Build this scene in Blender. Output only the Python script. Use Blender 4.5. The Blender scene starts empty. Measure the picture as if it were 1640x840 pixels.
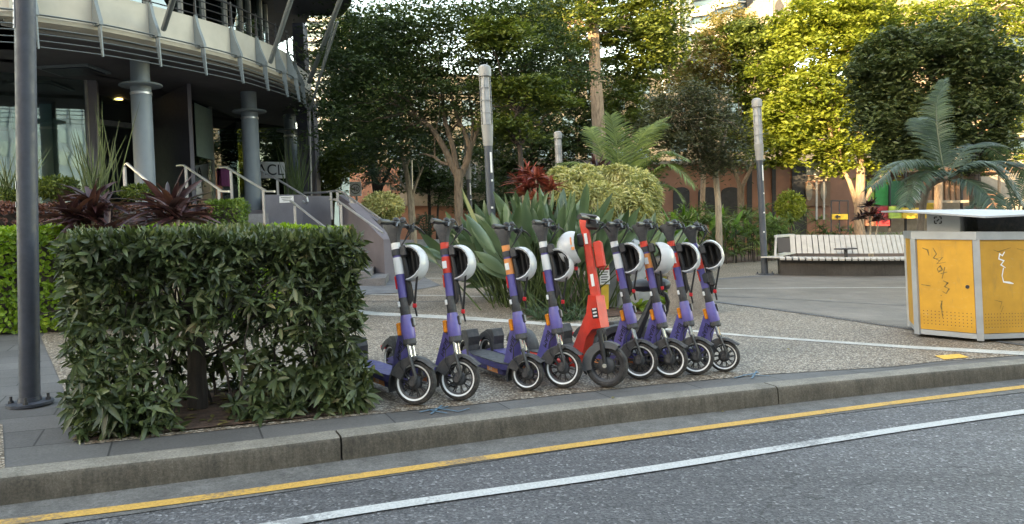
import bpy, math, random
import numpy as np
from mathutils import Vector, Matrix, Euler
PI = math.pi
R_ = math.radians
random.seed(7)
rng = np.random.default_rng(7)
C = bpy.context.scene.collection
SC = bpy.context.scene

# ------------------------------------------------------------------ camera, sky, sun
F = 1200.0            # focal length in pixels of a 1640 px wide picture
ROLL = R_(2.7)        # the street falls to the right; the picture follows the street
EYE = 1.17
RV = Vector((math.cos(ROLL), 0, -math.sin(ROLL)))
UV = Vector((math.sin(ROLL), 0, math.cos(ROLL)))
FV = Vector((0, 1, 0))
CAM = Vector((0, 0, EYE))
cd = bpy.data.cameras.new('camera')
cam = bpy.data.objects.new('camera', cd)
C.objects.link(cam)
cam.matrix_world = Matrix(((RV.x, UV.x, 0, 0), (RV.y, UV.y, -1, 0), (RV.z, UV.z, 0, EYE), (0, 0, 0, 1)))
cd.sensor_width = 36
cd.lens = F / 1640 * 36
cd.shift_y = -60 / 1640
cd.clip_end = 3000
cd.clip_start = 0.05
SC.camera = cam

SUN_EL = R_(15)
SUN_DIR = Vector((0.80, 1.0, 0)).normalized()     # the way the light travels on the ground
w = bpy.data.worlds.new('World')
SC.world = w
w.use_nodes = True
nt = w.node_tree
nt.nodes.clear()
sky = nt.nodes.new('ShaderNodeTexSky')
sky.sky_type = 'NISHITA'
sky.sun_disc = False
sky.sun_elevation = SUN_EL
sky.sun_rotation = math.atan2(-SUN_DIR.x, -SUN_DIR.y)
sky.air_density = 1.0
sky.dust_density = 1.0
sky.ozone_density = 1.0
bg = nt.nodes.new('ShaderNodeBackground')
bg.inputs['Strength'].default_value = 0.15
wo = nt.nodes.new('ShaderNodeOutputWorld')
nt.links.new(sky.outputs[0], bg.inputs[0])
nt.links.new(bg.outputs[0], wo.inputs[0])
sd = bpy.data.lights.new('sun', 'SUN')
sd.energy = 2.0
sd.angle = R_(0.5)
sd.color = (1.0, 0.84, 0.62)
sun = bpy.data.objects.new('sun', sd)
C.objects.link(sun)
ld = Vector((SUN_DIR.x * math.cos(SUN_EL), SUN_DIR.y * math.cos(SUN_EL), -math.sin(SUN_EL)))
sun.rotation_euler = ld.to_track_quat('-Z', 'Y').to_euler()
SC.view_settings.view_transform = 'Standard'
SC.view_settings.look = 'None'
SC.view_settings.gamma = 1
SC.view_settings.use_curve_mapping = False
SC.view_settings.exposure = 3.28
SC.view_settings.use_white_balance = True
SC.view_settings.white_balance_temperature = 10000
SC.view_settings.white_balance_tint = 10
SC.cycles.max_bounces = 6
SC.cycles.diffuse_bounces = 3
SC.cycles.glossy_bounces = 3
SC.cycles.transparent_max_bounces = 12
SC.cycles.use_denoising = True

# ------------------------------------------------------------------ coordinates
def P(px, py, Y):
    """world point seen at a photograph pixel, Y metres deep"""
    return CAM + RV * ((px - 820) / F * Y) + FV * Y + UV * ((360 - py) / F * Y)
def W(a, b, c=0.0):
    """point of the sloping street plane: a right, b forward, c above it"""
    return CAM + RV * a + FV * b + UV * (c - EYE)
def V(a, b, z=0.0):
    """like W, but z metres straight up from the street plane"""
    return W(a, b) + Vector((0, 0, z))
def G(px, py, h=EYE):
    b = h * F / (py - 360)
    return ((px - 820) / F * b, b)
def gz(x):
    return W(0, 0).z - math.tan(ROLL) * (x - W(0, 0).x)
def onG(x, y, z=0):
    return Vector((x, y, gz(x) + z))

# ------------------------------------------------------------------ object helpers
def tag(o, label=None, cat=None, group=None, kind=None):
    if label: o['label'] = label
    if cat: o['category'] = cat
    if group: o['group'] = group
    if kind: o['kind'] = kind
    return o
def empty(name, loc=(0, 0, 0), label=None, cat=None, group=None, kind=None, rz=0):
    o = bpy.data.objects.new(name, None)
    o.empty_display_size = 0.2
    C.objects.link(o)
    o.matrix_world = Matrix.Translation(Vector(loc)) @ Matrix.Rotation(rz, 4, 'Z')
    return tag(o, label, cat, group, kind)

class MB:
    """collects shapes, then links them as ONE mesh"""
    def __init__(s):
        s.v = []; s.f = []; s.m = []; s.cur = 0; s.T = Matrix.Identity(4)
    def add(s, vs, fs):
        o = len(s.v)
        s.v += [tuple(s.T @ Vector(p)) for p in vs]
        s.f += [tuple(o + i for i in f) for f in fs]
        s.m += [s.cur] * len(fs)
    def box(s, c, d, rot=None, bev=0.0):
        c = Vector(c); hx, hy, hz = d[0] / 2, d[1] / 2, d[2] / 2
        rot = rot or Matrix.Identity(3)
        if bev <= 0:
            vs = [(x * hx, y * hy, z * hz) for x in (-1, 1) for y in (-1, 1) for z in (-1, 1)]
            fs = [(0, 1, 3, 2), (4, 6, 7, 5), (0, 4, 5, 1), (2, 3, 7, 6), (0, 2, 6, 4), (1, 5, 7, 3)]
        else:
            bev = min(bev, hx * .95, hy * .95, hz * .95)
            rings = []
            for z, k in ((-hz, bev), (-hz + bev, 0), (hz - bev, 0), (hz, bev)):
                X, Y = hx - k, hy - k; q = bev * .6 if k == 0 else bev * .3
                rings.append([(X - q, -Y, z), (X, -Y + q, z), (X, Y - q, z), (X - q, Y, z), (-X + q, Y, z), (-X, Y - q, z), (-X, -Y + q, z), (-X + q, -Y, z)])
            vs = [p for r in rings for p in r]
            fs = [tuple(reversed(range(8))), tuple(range(24, 32))]
            for k in range(3):
                for i in range(8):
                    j = (i + 1) % 8
                    fs.append((k * 8 + i, k * 8 + j, k * 8 + 8 + j, k * 8 + 8 + i))
        s.add([c + rot @ Vector(p) for p in vs], fs)
        return s
    def tube(s, pts, r, n=8, cap=True, flat=1.0, up=None):
        pts = [Vector(p) for p in pts]
        if not hasattr(r, '__len__'): r = [r] * len(pts)
        vs = []; fs = []
        ref = Vector(up) if up else None
        for i, p in enumerate(pts):
            a = pts[max(0, i - 1)]; b = pts[min(len(pts) - 1, i + 1)]
            t = (b - a).normalized() if (b - a).length > 1e-9 else Vector((0, 0, 1))
            if ref is None:
                ref = Vector((0, 0, 1)) if abs(t.z) < .9 else Vector((1, 0, 0))
            x = t.cross(ref)
            if x.length < 1e-4: x = t.cross(Vector((0.3, 1, 0.2)))
            x.normalize(); y = x.cross(t).normalized()
            if up is None: ref = y
            for k in range(n):
                an = 2 * PI * (k + .5) / n
                vs.append(p + x * (math.cos(an) * r[i]) + y * (math.sin(an) * r[i] * flat))
        for i in range(len(pts) - 1):
            for k in range(n):
                j = (k + 1) % n
                fs.append((i * n + k, i * n + j, i * n + n + j, i * n + n + k))
        if cap:
            fs.append(tuple(reversed(range(n)))); fs.append(tuple(range(len(vs) - n, len(vs))))
        s.add(vs, fs)
        return s
    def lathe(s, prof, n=20, M=None, cap=True):
        """prof: (r, z) pairs, revolved about z, then M"""
        M = M or Matrix.Identity(4)
        vs = []; fs = []
        for r, z in prof:
            for k in range(n):
                an = 2 * PI * k / n
                vs.append(M @ Vector((r * math.cos(an), r * math.sin(an), z)))
        for i in range(len(prof) - 1):
            for k in range(n):
                j = (k + 1) % n
                fs.append((i * n + k, i * n + j, i * n + n + j, i * n + n + k))
        if prof[0] == prof[-1]: cap = False
        if cap and prof[0][0] > 1e-6: fs.append(tuple(reversed(range(n))))
        if cap and prof[-1][0] > 1e-6: fs.append(tuple(range(len(vs) - n, len(vs))))
        s.add(vs, fs)
        return s
    def torus(s, M, R, r, n=32, k=8, fl=1.0):
        vs = []; fs = []
        for i in range(n):
            a = 2 * PI * i / n
            for j in range(k):
                b = 2 * PI * j / k
                rr = R + r * math.cos(b)
                vs.append(M @ Vector((rr * math.cos(a), rr * math.sin(a), r * fl * math.sin(b))))
        for i in range(n):
            for j in range(k):
                i2 = (i + 1) % n; j2 = (j + 1) % k
                fs.append((i * k + j, i2 * k + j, i2 * k + j2, i * k + j2))
        s.add(vs, fs)
        return s
    def prism(s, poly, d):
        """poly: 3D points, extruded by vector d"""
        d = Vector(d); n = len(poly)
        poly = [Vector(p) for p in poly]
        vs = poly + [p + d for p in poly]
        fs = [tuple(reversed(range(n))), tuple(range(n, 2 * n))]
        fs += [(i, (i + 1) % n, n + (i + 1) % n, n + i) for i in range(n)]
        s.add(vs, fs)
        return s
    def quad(s, *pts):
        s.add([Vector(p) for p in pts], [tuple(range(len(pts)))])
        return s
    def build(s, name, mats, parent=None, smooth=35, local=False):
        me = bpy.data.meshes.new(name)
        if parent is not None and not local:
            bpy.context.view_layer.update()
            inv = parent.matrix_world.inverted()
            vv = [tuple(inv @ Vector(p)) for p in s.v]
        else: vv = s.v
        me.from_pydata(vv, [], s.f)
        if not isinstance(mats, (list, tuple)): mats = [mats]
        for m in mats: me.materials.append(m)
        if len(mats) > 1: me.polygons.foreach_set('material_index', s.m)
        fix_normals(me)
        if smooth:
            me.polygons.foreach_set('use_smooth', [True] * len(me.polygons))
            me.set_sharp_from_angle(angle=R_(smooth))
        o = bpy.data.objects.new(name, me)
        C.objects.link(o)
        if parent is not None: o.parent = parent
        return o
def fix_normals(me):
    import bmesh
    bm = bmesh.new(); bm.from_mesh(me)
    bmesh.ops.recalc_face_normals(bm, faces=bm.faces)
    bm.to_mesh(me); bm.free()

def np_mesh(name, verts, faces, mats, parent=None, smooth=True, mi=None):
    """faces: (N,4) or (N,3) index array; verts in world space"""
    verts = np.asarray(verts, dtype=np.float64).reshape(-1, 3)
    if parent is not None:
        bpy.context.view_layer.update()
        inv = np.array(parent.matrix_world.inverted())
        verts = verts @ inv[:3, :3].T + inv[:3, 3]
    k = faces.shape[1]
    me = bpy.data.meshes.new(name)
    me.vertices.add(len(verts)); me.vertices.foreach_set('co', verts.astype(np.float32).ravel())
    me.loops.add(faces.size); me.loops.foreach_set('vertex_index', faces.astype(np.int32).ravel())
    me.polygons.add(len(faces))
    me.polygons.foreach_set('loop_start', np.arange(0, faces.size, k, dtype=np.int32))
    me.polygons.foreach_set('use_smooth', np.full(len(faces), smooth))
    if not isinstance(mats, (list, tuple)): mats = [mats]
    for m in mats: me.materials.append(m)
    if mi is not None: me.polygons.foreach_set('material_index', mi.astype(np.int32))
    me.update(calc_edges=True)
    o = bpy.data.objects.new(name, me)
    C.objects.link(o)
    if parent is not None: o.parent = parent
    return o

def nrm(v):
    return v / np.maximum(np.linalg.norm(v, axis=1, keepdims=True), 1e-9)
LEAF4 = np.array([.15, 1, .85, .04]); LEAF5 = np.array([.2, .85, 1, .7, .03])
STRAP = np.array([.55, .9, 1, .85, .5, .04]); BLADE = np.array([.8, 1, .9, .65, .05])
def ribbons(base, d, side, L, Wd, droop, prof, fold=.25):
    """N leaves; returns verts, quad faces"""
    N = len(base); n = len(prof)
    d = nrm(d); side = nrm(side - d * (side * d).sum(1, keepdims=True)); up = np.cross(side, d)
    L = np.broadcast_to(np.asarray(L, float), (N,)); Wd = np.broadcast_to(np.asarray(Wd, float), (N,)); droop = np.broadcast_to(np.asarray(droop, float), (N,))
    out = np.zeros((N, n, 3, 3))
    for k in range(n):
        t = k / (n - 1)
        p = base + d * (L * t)[:, None]
        p[:, 2] -= droop * L * t * t
        wv = side * (Wd * prof[k] / 2)[:, None]
        out[:, k, 0] = p - wv; out[:, k, 2] = p + wv
        out[:, k, 1] = p - up * (Wd * prof[k] * fold * .5)[:, None]
    idx = np.arange(N * n * 3).reshape(N, n, 3)
    f = []
    for k in range(n - 1):
        for c in range(2):
            f.append(np.stack([idx[:, k, c], idx[:, k, c + 1], idx[:, k + 1, c + 1], idx[:, k + 1, c]], -1))
    return out.reshape(-1, 3), np.concatenate(f)
def rhombs(c, d, side, L, Wd):
    """small far leaves, one bent quad each"""
    N = len(c); d = nrm(d); side = nrm(side - d * (side * d).sum(1, keepdims=True)); up = np.cross(side, d)
    L = np.broadcast_to(np.asarray(L, float), (N,))[:, None]; Wd = np.broadcast_to(np.asarray(Wd, float), (N,))[:, None]
    v = np.stack([c - d * L / 2, c + side * Wd / 2 + up * Wd * .15, c + d * L / 2, c - side * Wd / 2 + up * Wd * .15], 1)
    return v.reshape(-1, 3), np.arange(N * 4).reshape(N, 4)
def rdir(N, zmin=-1, zmax=1):
    z = rng.uniform(zmin, zmax, N); a = rng.uniform(0, 2 * PI, N); r = np.sqrt(np.maximum(0, 1 - z * z))
    return np.stack([r * np.cos(a), r * np.sin(a), z], 1)

# ------------------------------------------------------------------ materials
def newmat(name):
    m = bpy.data.materials.new(name); m.use_nodes = True
    n = m.node_tree; b = n.nodes['Principled BSDF']
    return m, n, b
def coords(n, scale=1.0, rz=0, kind='Object'):
    tc = n.nodes.new('ShaderNodeTexCoord'); mp = n.nodes.new('ShaderNodeMapping')
    mp.inputs['Scale'].default_value = (scale,) * 3 if not hasattr(scale, '__len__') else scale
    mp.inputs['Rotation'].default_value = (0, 0, rz)
    n.links.new(tc.outputs[kind], mp.inputs[0])
    return mp.outputs[0]
def noise(n, vec, scale, detail=4, rough=.55):
    t = n.nodes.new('ShaderNodeTexNoise'); t.inputs['Scale'].default_value = scale; t.inputs['Detail'].default_value = detail
    t.inputs['Roughness'].default_value = rough
    n.links.new(vec, t.inputs['Vector']); return t.outputs['Fac']
def ramp(n, fac, stops, interp='LINEAR'):
    r = n.nodes.new('ShaderNodeValToRGB'); r.color_ramp.interpolation = interp
    e = r.color_ramp.elements
    while len(e) < len(stops): e.new(.5)
    for k, (p, c) in enumerate(stops):
        e[k].position = p; e[k].color = (*c, 1) if hasattr(c, '__len__') else (c, c, c, 1)
    n.links.new(fac, r.inputs[0]); return r.outputs[0]
def mix(n, fac, a, b, mode='MIX'):
    x = n.nodes.new('ShaderNodeMix'); x.data_type = 'RGBA'; x.blend_type = mode
    for s, v in ((x.inputs[0], fac), (x.inputs[6], a), (x.inputs[7], b)):
        if hasattr(v, 'is_linked'): n.links.new(v, s)
        elif hasattr(v, '__len__'): s.default_value = (*v, 1)
        elif s.type == 'RGBA': s.default_value = (v, v, v, 1)
        else: s.default_value = v
    return x.outputs[2]
def bump(n, b, h, strength, dist=.01):
    x = n.nodes.new('ShaderNodeBump'); x.inputs['Strength'].default_value = strength; x.inputs['Distance'].default_value = dist
    n.links.new(h, x.inputs['Height']); n.links.new(x.outputs[0], b.inputs['Normal'])
def pm(name, col, rough=.55, metal=0, var=.25, scale=6, bmp=0, bscale=60, spec=.5, coat=0):
    m, n, b = newmat(name)
    v = coords(n)
    f = noise(n, v, scale, 5)
    lo = tuple(c * (1 - var) for c in col); hi = tuple(min(1, c * (1 + var)) for c in col)
    n.links.new(ramp(n, f, [(.3, lo), (.7, hi)]), b.inputs['Base Color'])
    rf = n.nodes.new('ShaderNodeMapRange')
    rf.inputs['To Min'].default_value = max(0.02, rough - .1); rf.inputs['To Max'].default_value = min(1, rough + .12)
    n.links.new(noise(n, v, scale * 3, 3), rf.inputs[0]); n.links.new(rf.outputs[0], b.inputs['Roughness'])
    b.inputs['Metallic'].default_value = metal
    b.inputs['Specular IOR Level'].default_value = spec
    b.inputs['Coat Weight'].default_value = coat; b.inputs['Coat Roughness'].default_value = .15
    if bmp: bump(n, b, noise(n, v, bscale, 4), bmp)
    return m
def dusty(name, col, rough=.45, coat=0, amt=.35, dust=(.20, .175, .15)):
    m, n, b = newmat(name)
    v = coords(n); c = ramp(n, noise(n, v, 12, 5), [(.3, tuple(x * .8 for x in col)), (.7, tuple(x * 1.15 for x in col))])
    f = ramp(n, noise(n, v, 22, 9, .8), [(.45, 0), (.75, amt)])
    n.links.new(mix(n, f, c, dust), b.inputs['Base Color'])
    n.links.new(ramp(n, noise(n, v, 18, 8, .75), [(.3, rough * .8), (.7, min(1, rough + .3))]), b.inputs['Roughness'])
    b.inputs['Coat Weight'].default_value = coat; b.inputs['Coat Roughness'].default_value = .2
    return m
def leafmat(name, stops, trans=.35, rough=.45, hue_noise=1.5, spec=.4):
    m, n, b = newmat(name)
    g = n.nodes.new('ShaderNodeNewGeometry')
    v = coords(n)
    big = noise(n, v, hue_noise, 2)
    ad = n.nodes.new('ShaderNodeMath'); ad.operation = 'MULTIPLY_ADD'
    n.links.new(g.outputs['Random Per Island'], ad.inputs[0]); ad.inputs[1].default_value = .6
    sb = n.nodes.new('ShaderNodeMath'); sb.operation = 'MULTIPLY_ADD'
    n.links.new(big, sb.inputs[0]); sb.inputs[1].default_value = 1.4; sb.inputs[2].default_value = -.5
    n.links.new(sb.outputs[0], ad.inputs[2])
    c = ramp(n, ad.outputs[0], stops)
    n.links.new(c, b.inputs['Base Color'])
    b.inputs['Roughness'].default_value = rough; b.inputs['Specular IOR Level'].default_value = spec
    t = n.nodes.new('ShaderNodeBsdfTranslucent')
    n.links.new(mix(n, 1, c, (1.25, 1.2, .6), 'MULTIPLY'), t.inputs[0])
    ms = n.nodes.new('ShaderNodeMixShader'); ms.inputs[0].default_value = trans
    n.links.new(b.outputs[0], ms.inputs[1]); n.links.new(t.outputs[0], ms.inputs[2])
    n.links.new(ms.outputs[0], n.nodes['Material Output'].inputs[0])
    return m
def emat(name, col, st):
    m, n, b = newmat(name)
    b.inputs['Base Color'].default_value = (*col, 1); b.inputs['Emission Color'].default_value = (*col, 1); b.inputs['Emission Strength'].default_value = st
    return m

def grime_mat(name, col):
    m, n, b = newmat(name)
    v = coords(n); c = ramp(n, noise(n, v, 3, 6, .6), [(.3, tuple(x * .8 for x in col)), (.7, tuple(x * 1.15 for x in col))])
    v2 = coords(n, (6, 6, 1.5))
    c = mix(n, ramp(n, noise(n, v2, 2.0, 8, .75), [(.55, 0), (.72, .45)]), c, (.16, .12, .06))
    v3 = coords(n, (2, 2, 7))
    c = mix(n, ramp(n, noise(n, v3, 3.0, 8, .8), [(.58, 0), (.7, .35)]), c, (.50, .42, .25))
    n.links.new(c, b.inputs['Base Color']); b.inputs['Roughness'].default_value = .5
    return m
STREET = R_(24)
def asphalt_mat():
    m, n, b = newmat('asphalt')
    v = coords(n, 1, -STREET)
    vo = n.nodes.new('ShaderNodeTexVoronoi'); vo.inputs['Scale'].default_value = 80; n.links.new(v, vo.inputs['Vector'])
    stone = ramp(n, vo.outputs['Color'], [(.15, (.028, .029, .033)), (.5, (.072, .073, .079)), (.8, (.145, .146, .155)), (.95, (.38, .38, .39))])
    vo2 = n.nodes.new('ShaderNodeTexVoronoi'); vo2.inputs['Scale'].default_value = 240; n.links.new(v, vo2.inputs['Vector'])
    st2 = ramp(n, vo2.outputs['Color'], [(.2, (.03, .03, .034)), (.9, (.16, .16, .17))])
    c = mix(n, .4, stone, st2)
    patch = ramp(n, noise(n, v, .5, 5), [(.3, .8), (.7, 1.15)])
    c = mix(n, 1, c, patch, 'MULTIPLY')
    vs = coords(n, (.25, 4, 1), -STREET)
    track = ramp(n, noise(n, vs, 1.2, 6, .65), [(.3, .72), (.5, .98), (.7, 1.16)])
    blot = ramp(n, noise(n, v, 2.6, 5, .6), [(.26, .55), (.36, 1)])
    c = mix(n, 1, c, blot, 'MULTIPLY')
    c = mix(n, 1, c, track, 'MULTIPLY')
    # fine wandering cracks
    dv = n.nodes.new('ShaderNodeTexVoronoi'); dv.feature = 'DISTANCE_TO_EDGE'; dv.inputs['Scale'].default_value = .55
    wv = n.nodes.new('ShaderNodeVectorMath'); wv.operation = 'ADD'
    nz = n.nodes.new('ShaderNodeTexNoise'); nz.inputs['Scale'].default_value = 2.2; nz.inputs['Detail'].default_value = 6
    n.links.new(v, nz.inputs['Vector']); n.links.new(nz.outputs['Color'], wv.inputs[0]); n.links.new(v, wv.inputs[1])
    n.links.new(wv.outputs[0], dv.inputs['Vector'])
    cr = ramp(n, dv.outputs['Distance'], [(0, .55), (.004, .7), (.009, 1)])
    c = mix(n, 1, c, cr, 'MULTIPLY')
    n.links.new(c, b.inputs['Base Color'])
    b.inputs['Roughness'].default_value = .8
    bump(n, b, vo.outputs['Distance'], .7, .006)
    return m
def paint_mat(name, col):
    m, n, b = newmat(name)
    v = coords(n)
    vo = n.nodes.new('ShaderNodeTexVoronoi'); vo.inputs['Scale'].default_value = 110; n.links.new(v, vo.inputs['Vector'])
    f = mix(n, .55, noise(n, v, 45, 5, .7), noise(n, v, 2.5, 4))
    k = ramp(n, f, [(.40, .35), (.46, 1)])
    c0 = ramp(n, vo.outputs['Color'], [(.2, tuple(x * .75 for x in col)), (.8, col)])
    n.links.new(mix(n, k, (.09, .09, .095), c0), b.inputs['Base Color'])
    b.inputs['Roughness'].default_value = .75
    bump(n, b, vo.outputs['Distance'], .5, .004)
    return m
def pebble_mat():
    m, n, b = newmat('exposed_pebble_concrete')
    v = coords(n)
    vo = n.nodes.new('ShaderNodeTexVoronoi'); vo.inputs['Scale'].default_value = 80; n.links.new(v, vo.inputs['Vector'])
    sep = n.nodes.new('ShaderNodeSeparateColor'); n.links.new(vo.outputs['Color'], sep.inputs[0])
    c = ramp(n, sep.outputs[0], [(0, (.045, .032, .023)), (.25, (.19, .13, .088)), (.45, (.36, .275, .20)), (.6, (.16, .13, .105)), (.8, (.50, .42, .335)), (1, (.74, .66, .56))])
    edge = ramp(n, vo.outputs['Distance'], [(.35, 1), (.75, .42)])
    c = mix(n, 1, c, edge, 'MULTIPLY')
    g = ramp(n, noise(n, v, .7, 7, .65), [(.3, .58), (.5, .84), (.7, 1.02)])
    c = mix(n, 1, c, g, 'MULTIPLY')
    g = ramp(n, noise(n, v, 4.5, 4, .6), [(.28, .6), (.36, 1)])
    c = mix(n, 1, c, g, 'MULTIPLY')
    n.links.new(c, b.inputs['Base Color'])
    b.inputs['Roughness'].default_value = .6
    bump(n, b, vo.outputs['Distance'], -.8, .008)
    return m
def concrete_mat(name, col, streak=0, scale=1.0, mark=.8):
    m, n, b = newmat(name)
    v = coords(n)
    f = noise(n, v, 2.5 * scale, 8, .65)
    c = ramp(n, f, [(.25, tuple(x * .6 for x in col)), (.5, col), (.75, tuple(x * 1.3 for x in col))])
    fine = ramp(n, noise(n, v, 75, 5, .8), [(.32, .58), (.5, .95), (.68, 1.4)])
    c = mix(n, 1, c, fine, 'MULTIPLY')
    if streak:
        v2 = coords(n, (11, 11, 1.2))
        s = ramp(n, noise(n, v2, 2.6, 8, .8), [(.35, .32), (.5, .85), (.65, 1.35)])
        s = mix(n, .5, s, ramp(n, noise(n, v, 1.1, 5, .7), [(.35, .45), (.6, 1.1)]))
        c = mix(n, streak, c, mix(n, 1, c, s, 'MULTIPLY'))
    n.links.new(c, b.inputs['Base Color'])
    b.inputs['Roughness'].default_value = .85
    bump(n, b, noise(n, v, 90, 6, .75), .7, .006)
    return m
def paver_mat(name, c1, c2, mortar, bw, bh, rz=STREET, msize=.006, off=.5):
    m, n, b = newmat(name)
    v = coords(n, 1, -rz)
    br = n.nodes.new('ShaderNodeTexBrick'); n.links.new(v, br.inputs['Vector'])
    br.inputs['Color1'].default_value = (*c1, 1); br.inputs['Color2'].default_value = (*c2, 1); br.inputs['Mortar'].default_value = (*mortar, 1)
    br.inputs['Scale'].default_value = 1; br.inputs['Mortar Size'].default_value = msize; br.inputs['Brick Width'].default_value = bw; br.inputs['Row Height'].default_value = bh
    br.inputs['Mortar Smooth'].default_value = .3; br.offset = off
    g = ramp(n, noise(n, v, 1.3, 7, .65), [(.3, .72), (.7, 1.22)])
    c = mix(n, 1, br.outputs['Color'], g, 'MULTIPLY')
    g2 = ramp(n, noise(n, v, 85, 3), [(.3, .8), (.7, 1.2)])
    c = mix(n, 1, c, g2, 'MULTIPLY')
    n.links.new(c, b.inputs['Base Color'])
    b.inputs['Roughness'].default_value = .7
    bump(n, b, noise(n, v, 70, 4), .25, .003)
    return m
def bark_mat(name, col, sc=1):
    m, n, b = newmat(name)
    v = coords(n, (7 * sc, 7 * sc, 1.6 * sc))
    f = noise(n, v, 2.4, 8, .7)
    n.links.new(ramp(n, f, [(.3, tuple(x * .45 for x in col)), (.5, col), (.7, tuple(min(1, x * 1.5) for x in col))]), b.inputs['Base Color'])
    b.inputs['Roughness'].default_value = .9
    bump(n, b, f, .6, .02)
    return m
def glass_mat(name, tint=(.6, .75, .72), refl=.35):
    m, n, b = newmat(name)
    n.nodes.remove(b)
    tr = n.nodes.new('ShaderNodeBsdfTransparent'); tr.inputs[0].default_value = (*tint, 1)
    gl = n.nodes.new('ShaderNodeBsdfGlossy'); gl.inputs['Roughness'].default_value = .02; gl.inputs[0].default_value = (.85, .95, .95, 1)
    v = coords(n); bp = n.nodes.new('ShaderNodeBump'); bp.inputs['Strength'].default_value = .04; bp.inputs['Distance'].default_value = .05
    n.links.new(noise(n, v, .9, 2), bp.inputs['Height']); n.links.new(bp.outputs[0], gl.inputs['Normal'])
    fr = n.nodes.new('ShaderNodeFresnel'); fr.inputs[0].default_value = 1.5
    mr = n.nodes.new('ShaderNodeMapRange'); mr.inputs['To Min'].default_value = refl; mr.inputs['To Max'].default_value = 1
    n.links.new(fr.outputs[0], mr.inputs[0])
    ms = n.nodes.new('ShaderNodeMixShader'); n.links.new(mr.outputs[0], ms.inputs[0])
    n.links.new(tr.outputs[0], ms.inputs[1]); n.links.new(gl.outputs[0], ms.inputs[2])
    n.links.new(ms.outputs[0], n.nodes['Material Output'].inputs[0])
    return m

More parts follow.
